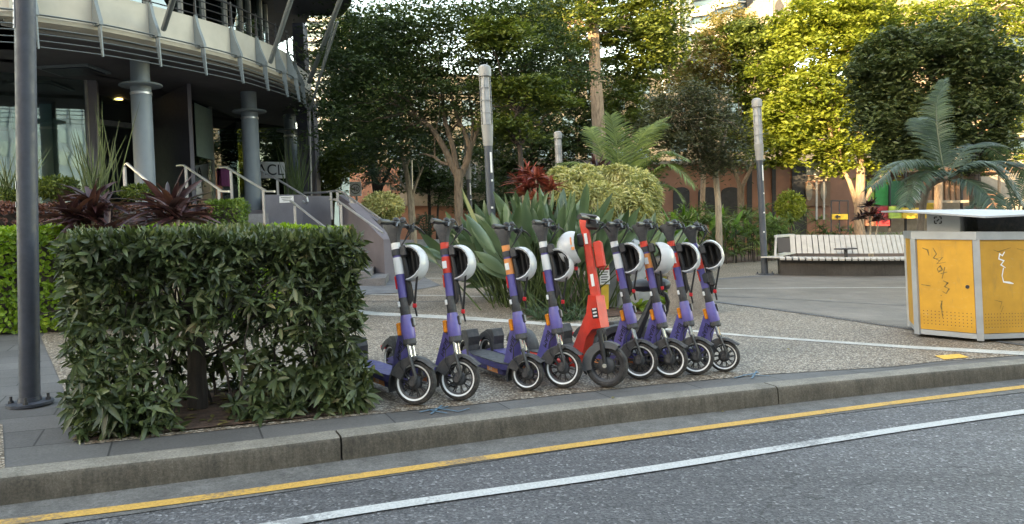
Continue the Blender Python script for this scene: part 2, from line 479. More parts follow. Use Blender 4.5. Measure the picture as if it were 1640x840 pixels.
M = dict(
    asphalt=asphalt_mat(), white_paint=paint_mat('white_road_paint', (.47, .48, .48)), yellow_paint=paint_mat('yellow_road_paint', (.58, .33, .08)),
    pebble=pebble_mat(), kerb=concrete_mat('kerb_concrete', (.105, .091, .074), 1.0, 2), kerbtop=concrete_mat('kerb_skylit_top', (.20, .185, .16), 0, 2), gutter=concrete_mat('gutter_concrete', (.135, .132, .128), .8, 3),  # kerbtop is lighter than the face: the extra skylight is painted into its colour
    band=concrete_mat('pale_band', (.46, .45, .42)), dband=concrete_mat('dark_band', (.13, .135, .145)),
    pavers=paver_mat('dark_pavers', (.082, .080, .080), (.115, .112, .110), (.03, .03, .03), .75, .36),
    brown=paver_mat('brown_pavers', (.155, .135, .115), (.185, .16, .14), (.09, .08, .07), .4, .2, R_(4), .004),
    soil=pm('mulch', (.09, .05, .035), .95, var=.6, scale=25, bmp=.9, bscale=60),
    tile=pm('warning_tile_yellow', (.75, .42, .08), .7, var=.25, scale=30),
    bluemark=paint_mat('blue_survey_paint', (.09, .19, .27)),
    far=concrete_mat('far_ground', (.15, .15, .15)),
    pole=dusty('pole_paint', (.036, .044, .062), .42, 0, .18, (.12, .13, .15)), pole2=pm('lamp_pole_paint', (.055, .068, .088), .5, var=.25, scale=5),
    lampgrey=pm('lamp_head_grey', (.27, .275, .275), .5, var=.15), steel=pm('stainless_rail', (.52, .53, .54), .35, .7, var=.1),
    white=pm('white_plastic', (.78, .79, .79), .4, var=.05), black=pm('black_plastic', (.018, .018, .02), .45, var=.2), rubber=dusty('tyre_rubber', (.020, .020, .022), .8, 0, .5),
    dgrey=dusty('dark_grey_plastic', (.038, .040, .045), .5), mgrey=dusty('mid_grey_plastic', (.08, .085, .092), .5),
    purple=dusty('purple_paint', (.115, .098, .34), .38, .25, .22), purple_d=dusty('deck_purple_paint', (.060, .054, .20), .5, 0, .5),
    redp=dusty('red_orange_paint', (.66, .036, .018), .35, .3, .15), chrome=pm('chrome', (.75, .76, .78), .15, 1, var=.05),
    rim=pm('rim_dark', (.03, .03, .033), .4, var=.2), ring=pm('reflective_ring', (.8, .82, .82), .35, var=.05), amber=pm('amber_reflector', (.75, .23, .02), .25, var=.3, scale=60),
    red=pm('red_sticker', (.70, .05, .03), .4, var=.1), orange=pm('orange_sticker', (.85, .30, .10), .4, var=.15), redpl=pm('red_plastic', (.6, .02, .03), .4),
    helmet=pm('helmet_white', (.52, .54, .56), .28, var=.04, coat=.3), foam=pm('helmet_lining', (.012, .012, .013), .85),
    leather=pm('saddle_vinyl', (.03, .032, .037), .5),
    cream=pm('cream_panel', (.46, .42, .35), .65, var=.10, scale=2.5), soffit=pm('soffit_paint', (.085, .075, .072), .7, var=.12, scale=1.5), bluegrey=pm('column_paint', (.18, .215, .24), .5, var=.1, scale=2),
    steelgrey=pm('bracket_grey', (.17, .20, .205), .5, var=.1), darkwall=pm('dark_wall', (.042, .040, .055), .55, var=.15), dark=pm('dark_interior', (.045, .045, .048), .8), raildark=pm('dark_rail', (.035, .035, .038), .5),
    mauve=pm('mauve_render', (.155, .145, .165), .75, var=.15, scale=2, bmp=.1), mullion=pm('mullion', (.30, .29, .27), .5), greenpane=pm('green_blind', (.30, .42, .37), .6, var=.08), tealpane=pm('teal_panel', (.13, .24, .25), .5, var=.15),
    magenta=pm('magenta_sign', (.45, .06, .30), .5), glass=glass_mat('shop_glass', (.70, .80, .78), .20), dglass=glass_mat('dark_window_glass', (.25, .3, .32), .16),
    yellow=grime_mat('bin_yellow', (.54, .27, .03)), alu=pm('bin_aluminium', (.36, .38, .40), .45, .35, var=.12), binlid=pm('bin_canopy', (.36, .38, .40), .5, var=.08),
    slat=pm('bench_slat', (.46, .45, .43), .6, var=.12, scale=10), plinth=concrete_mat('bench_plinth', (.055, .05, .047), .6),
    pink=pm('terracotta_render', (.36, .175, .12), .8, var=.15, scale=1.2, bmp=.1), stone=pm('pale_stone', (.33, .28, .22), .8, var=.15), offwhite=pm('tower_white', (.36, .37, .38), .6, var=.06),
    tglass=pm('tower_glass', (.05, .09, .13), .12, var=.4, scale=.3), beige=pm('beige_tower', (.32, .24, .18), .8, var=.1, scale=.5), brown_t=pm('brown_tower', (.25, .15, .10), .8, var=.1),
    green_p=pm('green_panel', (.02, .38, .10), .4, var=.2, scale=2), dgreen_p=pm('dark_green_panel', (.01, .12, .05), .4), red_p=pm('red_panel', (.62, .05, .06), .5), yel_p=pm('yellow_panel', (.75, .48, .06), .5), lime_p=pm('lime_panel', (.45, .62, .12), .5),
    carred=pm('car_red_paint', (.16, .012, .02), .25, var=.1, coat=.7), teal=pm('teal_stripe', (.10, .42, .40), .5), lightgrey=pm('light_grey_wall', (.36, .38, .40), .7),
    farwall=pm('far_facade', (.075, .07, .06), .8, var=.3, scale=.3),
    rock=concrete_mat('rock', (.22, .20, .18), 0, 3), stair=concrete_mat('stair_concrete', (.17, .165, .17)),
    bark=bark_mat('bark_grey_brown', (.16, .125, .095)), bark_p=bark_mat('bark_pale', (.30, .25, .19)), bark_d=bark_mat('bark_dark', (.045, .035, .03)), bark_o=bark_mat('bark_orange_grey', (.36, .25, .17)),
)
LM = dict(
    hedge=leafmat('hedge_leaf', [(0, (.020, .028, .012)), (.35, (.044, .068, .027)), (.7, (.088, .122, .050)), (.9, (.17, .20, .09)), (1, (.25, .19, .10))], .2, .40, 3, .5),
    lime=leafmat('lime_hedge_leaf', [(0, (.07, .15, .015)), (.5, (.17, .30, .03)), (1, (.34, .46, .06))], .35),
    redh=leafmat('red_hedge_leaf', [(0, (.05, .025, .022)), (.5, (.13, .055, .045)), (.8, (.20, .07, .05)), (1, (.12, .12, .05))], .2),
    gbox=leafmat('green_box_leaf', [(0, (.05, .09, .02)), (.6, (.11, .19, .035)), (1, (.22, .30, .06))], .3),
    dark=leafmat('dark_tree_leaf', [(0, (.022, .040, .018)), (.5, (.042, .075, .027)), (1, (.085, .13, .04))], .3, .5, .8),
    mid=leafmat('mid_tree_leaf', [(0, (.035, .06, .018)), (.5, (.08, .12, .026)), (1, (.19, .23, .045))], .35, .5, .8),
    laurel=leafmat('laurel_leaf', [(0, (.03, .048, .02)), (.5, (.062, .092, .038)), (1, (.13, .16, .06))], .3, .45, .8),
    bright=leafmat('bright_tree_leaf', [(0, (.08, .12, .018)), (.5, (.165, .215, .032)), (1, (.28, .32, .06))], .35, .5, .8),
    golden=leafmat('golden_tree_leaf', [(0, (.10, .10, .03)), (.5, (.19, .17, .055)), (1, (.30, .22, .11))], .35, .6, 1),
    olive=leafmat('olive_tree_leaf', [(0, (.03, .04, .022)), (.6, (.06, .07, .038)), (1, (.09, .11, .05))], .3, .5, 1),
    bop=leafmat('paradise_leaf', [(0, (.035, .065, .035)), (.5, (.075, .13, .07)), (.85, (.14, .21, .12)), (1, (.30, .32, .19))], .2, .35, 2, .6),
    grass=leafmat('tuft_leaf', [(0, (.025, .05, .03)), (1, (.09, .15, .08))], .25),
    strapg=leafmat('strap_leaf', [(0, (.035, .065, .022)), (.5, (.10, .16, .055)), (.85, (.20, .27, .10)), (1, (.45, .42, .25))], .3),
    canna=leafmat('canna_leaf', [(0, (.06, .15, .03)), (1, (.17, .33, .07))], .4),
    vari=leafmat('variegated_leaf', [(0, (.12, .15, .05)), (.45, (.36, .37, .15)), (1, (.72, .68, .38))], .25, .5, 3),
    cord=leafmat('cordyline_leaf', [(0, (.018, .012, .014)), (.55, (.055, .024, .030)), (.85, (.12, .05, .045)), (1, (.16, .14, .06))], .2, .35),
    cordr=leafmat('red_cordyline_leaf', [(0, (.07, .02, .022)), (.5, (.22, .045, .04)), (1, (.38, .12, .08))], .3, .4),
    palm=leafmat('palm_leaf', [(0, (.05, .085, .025)), (.6, (.13, .19, .05)), (1, (.26, .32, .10))], .35, .4),
    palmd=leafmat('blue_palm_leaf', [(0, (.022, .045, .030)), (.6, (.05, .085, .055)), (1, (.10, .15, .10))], .3, .4),
    reed=leafmat('reed_leaf', [(0, (.03, .05, .02)), (1, (.10, .15, .05))], .1),
    brom=leafmat('ground_plant_leaf', [(0, (.07, .13, .02)), (.7, (.22, .32, .06)), (1, (.38, .20, .14))], .35),
)

# ------------------------------------------------------------------ the ground
def sheet(name, ab, c, m, kind='structure'):
    b = MB(); b.quad(*[W(a, bb, c) for a, bb in ab])
    o = b.build(name, m, smooth=0)
    return tag(o, kind=kind)
HR = EYE + .135
def line_pts(pix, h, ext0, ext1):
    p = [G(x, y, h) for x, y in pix]
    d0 = Vector(p[0]) - Vector(p[1]); d0.normalize(); d1 = Vector(p[-1]) - Vector(p[-2]); d1.normalize()
    return [tuple(Vector(p[0]) + d0 * ext0)] + p + [tuple(Vector(p[-1]) + d1 * ext1)]
def smooth_line(p, n=8):
    out = []
    for i in range(len(p) - 1):
        p0 = Vector(p[max(0, i - 1)]); p1 = Vector(p[i]); p2 = Vector(p[i + 1]); p3 = Vector(p[min(len(p) - 1, i + 2)])
        for k in range(n):
            t = k / n
            out.append(.5 * ((2 * p1) + (p2 - p0) * t + (2 * p0 - 5 * p1 + 4 * p2 - p3) * t * t + (3 * p1 - p0 - 3 * p2 + p3) * t ** 3))
    out.append(Vector(p[-1]))
    return out
def offs(pl, d):
    out = []
    for i, p in enumerate(pl):
        t = (Vector(pl[min(i + 1, len(pl) - 1)]) - Vector(pl[max(0, i - 1)])).normalized()
        out.append(Vector(p) + Vector((-t.y, t.x)) * d)
    return out
def strip(name, pl, prof, m, kind='structure', parent=None):
    """sweep (offset, height) pairs along a plane line"""
    b = MB(); rows = []
    cols = [offs(pl, o) for o, _ in prof]
    vs = []; fs = []; n = len(prof)
    for i in range(len(pl)):
        for k, (o, c) in enumerate(prof): vs.append(W(cols[k][i].x, cols[k][i].y, c))
    for i in range(len(pl) - 1):
        for k in range(n - 1): fs.append((i * n + k, i * n + k + 1, (i + 1) * n + k + 1, (i + 1) * n + k))
    b.add(vs, fs)
    return tag(b.build(name, m, parent, smooth=30), kind=kind)

kpix = [(0, 765), (400, 718), (1040, 641), (1640, 582)]
KL = smooth_line([G(-900, 872)] + [G(*p) for p in kpix] + [(9.5, 8.1), (22, 12.2)], 8)   # kerb front edge, at the top
road_b = []
near = [(40, -14), (-40, -14)]
sheet('far_ground', [(-400, -120), (400, -120), (400, 700), (-400, 700)], -.30, M['far'])
# road: polygon behind the kerb line
b = MB(); kl2 = offs(KL, .05)
b.add([W(p.x, p.y, -.135) for p in kl2] + [W(p.x + 4, p.y - 16, -.135) for p in kl2], [(i, i + 1, len(kl2) + i + 1, len(kl2) + i) for i in range(len(kl2) - 1)])
tag(b.build('road', M['asphalt'], smooth=0), kind='structure')
strip('gutter', KL, [(-.36, -.131), (-.20, -.129), (-.05, -.127), (.02, -.125)], M['gutter'])
# kerb in long cast lengths with open joints
def arc_at(pl, s0, s1):
    acc = 0; out = []
    for i in range(len(pl) - 1):
        a, c = Vector(pl[i]), Vector(pl[i + 1]); L = (c - a).length
        if acc + L >= s0 and acc <= s1:
            t0 = max(0, (s0 - acc) / L); t1 = min(1, (s1 - acc) / L)
            p = a.lerp(c, t0)
            if not out or (out[-1] - p).length > 1e-4: out.append(p)
            out.append(a.lerp(c, t1))
        acc += L
    return out
def arc_of(pl, q):
    best = (1e9, 0); acc = 0
    for i in range(len(pl) - 1):
        a, c = Vector(pl[i]), Vector(pl[i + 1]); L = (c - a).length
        t = max(0, min(1, (Vector(q) - a).dot(c - a) / L / L)); d = (a.lerp(c, t) - Vector(q)).length
        if d < best[0]: best = (d, acc + t * L)
        acc += L
    return best[1]
joints = [arc_of(KL, G(546, 700)), arc_of(KL, G(1246, 620))]
gap = joints[1] - joints[0]
cuts = [joints[0] + gap * k for k in range(-3, 6)]
tot = sum((KL[i + 1] - KL[i]).length for i in range(len(KL) - 1))
prof = [(-.018, -.14), (-.012, -.06), (-.006, -.022), (.004, -.006), (.018, .0), (.145, .002), (.150, -.02)]
kb = MB()
ends = [0] + [c for c in cuts if 0 < c < tot] + [tot]
for i in range(len(ends) - 1):
    seg = arc_at(KL, ends[i] + .006, ends[i + 1] - .006)
    n = len(prof); vs = []; fs = []
    cols = [offs(seg, o) for o, _ in prof]
    for q in range(len(seg)):
        for k, (o, c) in enumerate(prof): vs.append(W(cols[k][q].x, cols[k][q].y, c))
    for q in range(len(seg) - 1):
        for k in range(n - 1): fs.append((q * n + k, q * n + k + 1, (q + 1) * n + k + 1, (q + 1) * n + k))
    fs.append(tuple(range(n))); fs.append(tuple(range(len(vs) - n, len(vs))))
    kb.add(vs, fs)
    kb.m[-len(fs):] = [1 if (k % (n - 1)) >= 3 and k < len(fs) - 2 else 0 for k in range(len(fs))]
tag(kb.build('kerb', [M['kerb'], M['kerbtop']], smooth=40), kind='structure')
tag(strip('kerb_bed', KL, [(.02, -.145), (.03, -.04), (.16, -.03)], M['dark']), kind='structure')
# road lines
yl = smooth_line([G(-700, 925, HR)] + [G(x, y, HR) for x, y in [(20, 838), (400, 789.5), (1040, 699), (1640, 621)]] + [(9.3, 8.0), (20, 11.6)], 8)
wl = smooth_line([G(-300, 1000, HR)] + [G(x, y, HR) for x, y in [(470, 838), (1040, 753.5), (1640, 661)]] + [(9.2, 7.3), (20, 11.2)], 8)
strip('yellow_road_line', yl, [(-.040, -.127), (.040, -.127)], M['yellow_paint'])
strip('white_road_line', wl, [(-.042, -.127), (.042, -.127)], M['white_paint'])
# pavement, plaza
k3 = offs(KL, .150)
b = MB()
b.add([W(p.x, p.y, -.004) for p in k3] + [W(p.x - 12, p.y + 27, -.004) for p in k3], [(i, i + 1, len(k3) + i + 1, len(k3) + i) for i in range(len(k3) - 1)])
tag(b.build('pavement', M['pavers'], smooth=0), kind='structure')
pl = [G(66, 541), G(100, 618), G(136, 712), G(590, 664), G(765, 647), G(1040, 617), G(1240, 599), G(1435, 587), G(1500, 579), G(1640, 569), (11, 9.6), (17, 26), (-6, 27), (-8, 14)]
sheet('plaza', pl, .0, M['pebble'])
# small patch of pebble at the left edge
sheet('plaza_patch', [G(-120, 752), G(8, 752), G(4, 680), G(-70, 668)], .0, M['pebble'])
pale = [(480, 488), (600, 503), (760, 511), (870, 519), (1000, 524), (1100, 530), (1200, 539), (1330, 548), (1461, 557), (1640, 567), (1800, 573)]
pw = [.32, .33, .32, .26, .18, .16, .15, .16, .2, .25, .3]
pts = [Vector(G(*p)) for p in pale]
b = MB(); n = len(pts); vs = []
for i, p in enumerate(pts):
    vs += [W(p.x, p.y - pw[i] / 2, .004), W(p.x, p.y + pw[i] / 2, .004)]
b.add(vs, [(2 * i, 2 * i + 2, 2 * i + 3, 2 * i + 1) for i in range(n - 1)])
tag(b.build('plaza_pale_band', M['band'], smooth=0), kind='structure')
def line_band(name, pix, wd, m, c=.004):
    p = [Vector(G(*q)) for q in pix]
    b = MB(); vs = []
    for q in p: vs += [W(q.x, q.y - wd / 2, c), W(q.x, q.y + wd / 2, c)]
    b.add(vs, [(2 * i, 2 * i + 2, 2 * i + 3, 2 * i + 1) for i in range(len(p) - 1)])
    return tag(b.build(name, m, smooth=0), kind='structure')
line_band('plaza_dark_joint', [(440, 484), (620, 483), (835, 485)], .05, M['dband'])
line_band('plaza_pale_joint', [(560, 472), (700, 474), (850, 477)], .10, M['band'])
line_band('plaza_far_joint', [(620, 437.5), (800, 434.5), (1000, 433)], .16, M['dband'])
line_band('plaza_far_pale_joint', [(640, 446), (840, 447)], .12, M['band'])
sheet('plaza_stone_patch', [G(560, 474.5), G(640, 470), G(706, 458), G(655, 432), G(560, 440), G(480, 478)], .008, M['dband'])
sheet('plaza_paved_area', [G(1094, 481), G(1200, 490), G(1330, 507), G(1462, 527), G(1640, 552), (12, 9.9), (15, 17.5), G(1245, 440), G(1112, 450)], .004, M['brown'])
line_band('plaza_dark_border', [(1090, 478), (1200, 491), (1330, 509), (1462, 529), (1640, 554), (1750, 570)], .16, M['dband'], .008)
line_band('plaza_dark_border_far', [(1090, 452.5), (1245, 440.5), (1280, 438)], .28, M['dband'], .008)
line_band('paved_area_pale_joint', [(1150, 463), (1300, 462), (1470, 461.5), (1640, 461)], .10, M['band'], .008)
line_band('paved_area_dark_joint', [(1120, 474), (1300, 482), (1470, 492), (1640, 502)], .05, M['dband'], .008)
# tactile warning tile
b = MB(); q = [G(1497, 571), G(1536, 568), G(1552, 573.5), G(1512, 577)]
b.quad(*[W(x, y, .006) for x, y in q])
b2 = b.build('warning_tile', M['tile'], smooth=0); tag(b2, 'yellow tile set in the dark pavers near the bin', 'tile')
# blue survey marks on the pavers
def mark(name, strokes, label, wpx=2.0):
    b = MB()
    for st in strokes:
        for (x0, y0), (x1, y1) in zip(st[:-1], st[1:]):
            p0 = Vector(G(x0, y0)); p1 = Vector(G(x1, y1)); t = (p1 - p0).normalized(); s_ = Vector((-t.y, t.x)) * .007
            b.quad(W(p0.x - s_.x, p0.y - s_.y, .004), W(p1.x - s_.x, p1.y - s_.y, .004), W(p1.x + s_.x, p1.y + s_.y, .004), W(p0.x + s_.x, p0.y + s_.y, .004))
    return tag(b.build(name, M['bluemark'], smooth=0), label, 'paint mark')
mark('survey_mark', [[(672, 661), (718, 652)], [(690, 664), (708, 650)], [(700, 655), (735, 660), (752, 655)], [(684, 657), (716, 663)]], 'blue sprayed scribble on dark pavers in front of the scooters')
mark('survey_mark', [[(1176, 606), (1216, 597)], [(1190, 601), (1232, 603)], [(1204, 607), (1212, 595)]], 'faint blue sprayed mark on pavers right of the last scooter')
# planting beds (soil)
def bed(name, ab, c=.012):
    return sheet(name, ab, c, M['soil'])
bed('central_bed', [G(835, 500), G(848, 511), G(940, 513), G(1010, 505), G(1080, 498), G(1100, 475), G(1085, 445), G(1000, 436), G(870, 446), G(840, 470)])
bed('right_bed', [G(1120, 425), G(1180, 421), G(1270, 416), G(1650, 410), (34, 26), (34, 46), (4, 46), G(1060, 402)])
bed('left_bed', [(-12, 6.0), (-6.0, 7.9), (-5.2, 8.05), (-2.6, 9.4), (-2.9, 11.0), (-5, 13), (-14, 12)], .01)
bed('hedge_bed', [(-2.36, 4.02), (-.93, 4.65), (-1.33, 5.60), (-2.75, 5.02)], .010)

# ------------------------------------------------------------------ office building (left)
bld = empty('office_building', (-9, 19, gz(-9)), 'grey office building with curved cream balcony, louvres and round columns', 'building')
def EP(px, py, E):
    """point E metres above the eye that shows at (px, py) (gravity-level surfaces)"""
    lo, hi = 1.0, 200.0
    v = RV * ((px - 820) / F) + FV + UV * ((360 - py) / F)
    return CAM + v * (E / v.z)
edge_px = [(0, 67), (57, 74.5), (165, 88), (258, 104), (331, 118), (390, 131), (430, 143), (461, 153), (480, 161), (494, 174)]
edge = [EP(x, y, 3.5) for x, y in edge_px]
ed = [(-18.5, 10.2), (-14.5, 11.0), (-11, 11.75)] + [(p.x, p.y) for p in edge] + [(edge[-1].x - .08, 22.6), (-6.1, 24.4), (-7.2, 26.5), (-9, 28.5)]
EC = smooth_line(ed, 5)
ZE = EYE
def ring(prof, m, name, pl=EC, closed=True, parent=bld):
    b = MB(); n = len(prof); vs = []; fs = []
    cols = [offs(pl, o) for o, _ in prof]
    for q in range(len(pl)):
        for k, (o, z) in enumerate(prof): vs.append((cols[k][q].x, cols[k][q].y, ZE + z))
    for q in range(len(pl) - 1):
        for k in range(n if closed else n - 1):
            k2 = (k + 1) % n
            fs.append((q * n + k, q * n + k2, (q + 1) * n + k2, (q + 1) * n + k))
    if closed: fs += [tuple(range(n)), tuple(range(len(vs) - n, len(vs)))]
    b.add(vs, fs)
    return b.build(name, m, parent, smooth=35)
ring([(.28, 4.10), (.28, 4.74), (.40, 4.74), (.40, 4.10)], M['cream'], 'balcony_panel')
ring([(.40, 3.93), (.22, 4.00), (.20, 4.08), (.40, 4.08)], M['cream'], 'balcony_lip')
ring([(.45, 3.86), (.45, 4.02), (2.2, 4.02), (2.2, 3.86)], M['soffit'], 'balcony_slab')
for k, (o, z, r) in enumerate([(0.0, 3.50, .016), (.03, 3.62, .016), (.05, 3.74, .018), (.07, 3.85, .02), (.10, 4.10, .03)]):
    ring([(o, z), (o + r, z + r * .6), (o + 2 * r, z), (o + r, z - r * .6)], M['steelgrey'], 'louvre_blade')
for o, z, r in [(.25, 4.80, .014), (.25, 4.97, .012), (.25, 5.12, .012), (.25, 5.27, .022)]:
    ring([(o - r, z), (o, z + r), (o + r, z), (o, z - r)], M['raildark'], 'balcony_rail')
def near_edge(px):
    best = None
    for i in range(len(EC) - 1):
        for t in (0, .25, .5, .75):
            p = Vector(EC[i]).lerp(Vector(EC[i + 1]), t)
            q = Vector((p.x, p.y, ZE + 3.6)) - CAM
            x = 820 + q.dot(RV) / q.y * F
            tt = (Vector(EC[i + 1]) - Vector(EC[i])).normalized()
            if p.y < 23.0 and (best is None or abs(x - px) < best[0]): best = (abs(x - px), p, Vector((-tt.y, tt.x)))
    return best[1], best[2]
brk = [-140, -60, 60, 165, 258, 331, 390, 430, 461, 480, 490]
for px in brk:
    p, nn = near_edge(px)
    b = MB(); t = Vector((nn.y, -nn.x)) * .035
    def q(o, z): return Vector((p.x + nn.x * o, p.y + nn.y * o, ZE + z))
    poly = [q(.0, 4.06), q(.27, 4.06), q(.27, 4.78), q(.23, 4.78), q(.16, 4.50), q(.01, 4.13)]
    b.prism([v - Vector((t.x, t.y, 0)) for v in poly], (2 * t.x, 2 * t.y, 0))
    b.build('bracket', M['steelgrey'], bld, smooth=0)
    b = MB(); b.prism([v - Vector((t.x, t.y, 0)) * .35 for v in [q(-.02, 3.46), q(.03, 3.46), q(.12, 3.9), q(.12, 4.06), q(.02, 4.06)]], (.7 * t.x, .7 * t.y, 0))
    b.build('louvre_blade_post', M['steelgrey'], bld, smooth=0)
    b = MB(); b.prism([v - Vector((t.x, t.y, 0)) * .4 for v in [q(.22, 4.7), q(.28, 4.7), q(.28, 5.33), q(.24, 5.33)]], (.8 * t.x, .8 * t.y, 0))
    b.build('rail_post', M['raildark'], bld, smooth=0)
# diagonal struts
def strut(p0, p1, r, name='strut', m='steelgrey', n=10):
    b = MB(); b.tube([p0, p1], r, n); return b.build(name, M[m], bld)
for (x0, y0, d0), (x1, y1, d1), r in [((262, 47, 15.0), (281, -12, 14.0), .055), ((433, 100, 17.9), (470, -12, 16.6), .055), ((495, 132, 20.6), (548, -8, 18.0), .06), ((496, 178, 20.4), (541, 35, 18.4), .028), ((496, 178, 20.55), (536, 35, 18.6), .02)]:
    strut(P(x0, y0, d0), P(x1, y1, d1), r)
strut(P(496, 178, 20.4), P(499, 318, 20.6), .022, 'drain_pipe', 'mullion')
# upper window wall and the slab above
up = offs(EC, 1.5); up = [u for u in up]
ring([(1.5, 3.95), (1.5, 4.35), (1.6, 4.35), (1.6, 3.95)], M['soffit'], 'upper_sill')
ring([(1.52, 4.35), (1.52, 7.2), (1.56, 7.2), (1.56, 4.35)], M['dglass'], 'upper_glazing')
ring([(3.6, 3.95), (3.6, 7.2), (3.7, 7.2), (3.7, 3.95)], M['dark'], 'upper_back_wall')
ring([(.2, 7.0), (.2, 7.3), (4.2, 7.3), (4.2, 7.0)], M['soffit'], 'upper_slab')
acc = 0; last = 0
for i in range(1, len(up)):
    acc += (up[i] - up[i - 1]).length
    if acc - last > .8 and up[i].y < 23:
        last = acc
        b = MB(); b.box((up[i].x, up[i].y, ZE + 5.7), (.08, .08, 2.8)); b.build('mullion', M['mullion'], bld, smooth=0)
# overhead roof wing at the corner
b = MB(); pts = [P(488, 22, 22), P(560, -4, 18), P(568, -40, 18), P(480, -40, 22)]
b.prism([EP(486, 26, 6.3), EP(548, 26, 6.3), EP(562, 8, 6.3), EP(572, -40, 6.3), EP(430, -60, 6.3), EP(440, 20, 6.3)], (0, 0, .35))
b.build('roof_wing', M['darkwall'], bld, smooth=0)
# corner column and lower piers
def pier(px0, px1, d, z0, z1, m, name, dep=.5):
    a = P(px0, 380, d); c = P(px1, 380, d)
    b = MB(); mid = (a + c) / 2; w_ = (c - a).length
    b.box((mid.x, mid.y + dep / 2, ZE + (z0 + z1) / 2), (w_, dep, z1 - z0)); return b.build(name, M[m], bld, smooth=0)
pier(484, 501, 22.3, -1.5, 6.3, 'darkwall', 'corner_pier')
pier(489, 511, 22.9, -1.5, 4.0, 'mauve', 'corner_pier')
# soffit over the terrace
FL = .67          # terrace floor above the eye
sp = [EC[i] for i in range(len(EC))]
inner = offs(EC, .42)
b = MB(); poly = [Vector((p.x, p.y, ZE + 3.95)) for p in inner] + [Vector((-24, 30, ZE + 3.95)), Vector((-24, 10, ZE + 3.95))]
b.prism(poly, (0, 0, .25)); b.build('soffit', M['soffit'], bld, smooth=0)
b = MB(); b.box((-13, 20.5, 0), (1.2, .8, .02))
vent = EP(119, 112, 3.94)
b = MB(); b.box((vent.x, vent.y, ZE + 3.93), (1.15, .95, .05)); b.build('vent_frame', M['steelgrey'], bld, smooth=0)
b = MB(); b.box((vent.x, vent.y, ZE + 3.90), (.98, .78, .03))
b.build('vent', M['black'], bld, smooth=0)
for x, y in [(125, 90), (190, 159), (362, 148), (424, 180)]:
    p = EP(x, y, 3.93)
    b = MB(); b.lathe([(.02, 0), (.10, -.01), (.10, .02)], 16, Matrix.Translation((p.x, p.y, ZE + 3.92))); b.build('downlight', emat('downlight_glow', (1, .75, .35), .8) if (x, y) in ((190, 159), (362, 148)) else M['steelgrey'], bld)
# columns
def column(px, d, r, z0):
    p = P(px, 384, d)
    b = MB(); b.lathe([(r, z0), (r, 3.34), (r * .93, 3.34), (r * .93, 3.95)], 32, Matrix.Translation((p.x, p.y, ZE))); o = b.build('column', M['bluegrey'], bld)
    b = MB(); b.lathe([(r + .002, 3.31), (r + .21, 3.32), (r + .225, 3.34), (r + .21, 3.36), (r + .002, 3.36)], 32, Matrix.Translation((p.x, p.y, ZE)))
    c = b.build('collar', M['steelgrey'], o)
    b = MB(); b.lathe([(r + .002, 3.13), (r + .012, 3.14), (r + .012, 3.18), (r + .002, 3.19)], 32, Matrix.Translation((p.x, p.y, ZE))); b.build('band', M['steel'], o)
column(237, 16, .205, -.2); column(409, 20, .215, .6); column(473, 24, .20, .2)
# terrace podium
pod = [P(-80, 385, 11.8), P(95, 385, 12.5), P(240, 385, 13.6), P(322, 385, 15.0), P(392, 385, 18.9), P(430, 385, 19.0), P(470, 385, 23), P(505, 385, 24), P(505, 385, 29), P(-200, 385, 29)]
b = MB(); b.prism([Vector((p.x, p.y, gz(p.x) - .3)) for p in pod[:]], (0, 0, 1))
vs = [Vector((p.x, p.y, gz(p.x) - .3)) for p in pod]; n = len(vs)
b = MB(); b.add(vs + [Vector((p.x, p.y, ZE + FL)) for p in pod], [tuple(range(n))[::-1], tuple(range(n, 2 * n))] + [(i, (i + 1) % n, n + (i + 1) % n, n + i) for i in range(n)])
b.build('terrace', M['mauve'], bld, smooth=0)
# glazing line at terrace level: list of wall pieces (px0,d0)->(px1,d1)
def wall(px0, d0, px1, d1, z0, z1, m, name, th=.08, off=0, parent=bld):
    a = P(px0, 384, d0); c = P(px1, 384, d1); t = Vector((c.x - a.x, c.y - a.y, 0)).normalized(); nn = Vector((-t.y, t.x, 0))
    b = MB(); A = Vector((a.x, a.y, ZE + z0)) + nn * off; B = Vector((c.x, c.y, ZE + z0)) + nn * off
    b.prism([A, B, B + nn * th, A + nn * th], (0, 0, z1 - z0)); return b.build(name, M[m], parent, smooth=0)
wall(-140, 15.5, 146, 18.0, FL, 3.95, 'glass', 'window', .02)
wall(146, 18.0, 166, 18.1, FL, 3.95, 'mauve', 'wall_pier', .4)
wall(147, 17.97, 150, 17.97, FL, 3.95, 'mullion', 'window_frame', .05)
for x in (-60, 60, 62): wall(x, 16.2 + .0087 * x, x + 3, 16.25 + .0087 * x, FL, 3.95, 'mullion', 'window_frame', .05, -.03)
wall(166, 19.8, 252, 21.4, FL, 3.95, 'glass', 'window', .02)
wall(166, 19.7, 252, 21.3, 3.15, 3.28, 'mullion', 'window_frame', .06, -.03)
wall(166, 18.1, 166, 19.8, FL, 3.95, 'mauve', 'wall_pier', .06)
# dark wall wedge
a = P(311, 384, 19); c = P(248, 384, 21.3); e = P(318, 384, 21.1)
b = MB(); b.prism([Vector((a.x, a.y, ZE + FL)), Vector((c.x, c.y, ZE + FL)), Vector((e.x - .6, e.y + .6, ZE + FL)), Vector((e.x, e.y, ZE + FL))], (0, 0, 3.95 - FL)); b.build('dark_wall', M['darkwall'], bld, smooth=0)
wall(311, 18.95, 317, 18.98, FL, 3.95, 'mauve', 'wall_pier', .1)
wall(318, 21.1, 388, 24.8, FL, 3.95, 'glass', 'window', .02)
wall(346, 22.4, 348, 22.5, FL, 3.95, 'mullion', 'window_frame', .05, -.03)
wall(388, 24.8, 480, 27, FL, 3.95, 'dglass', 'window', .02)
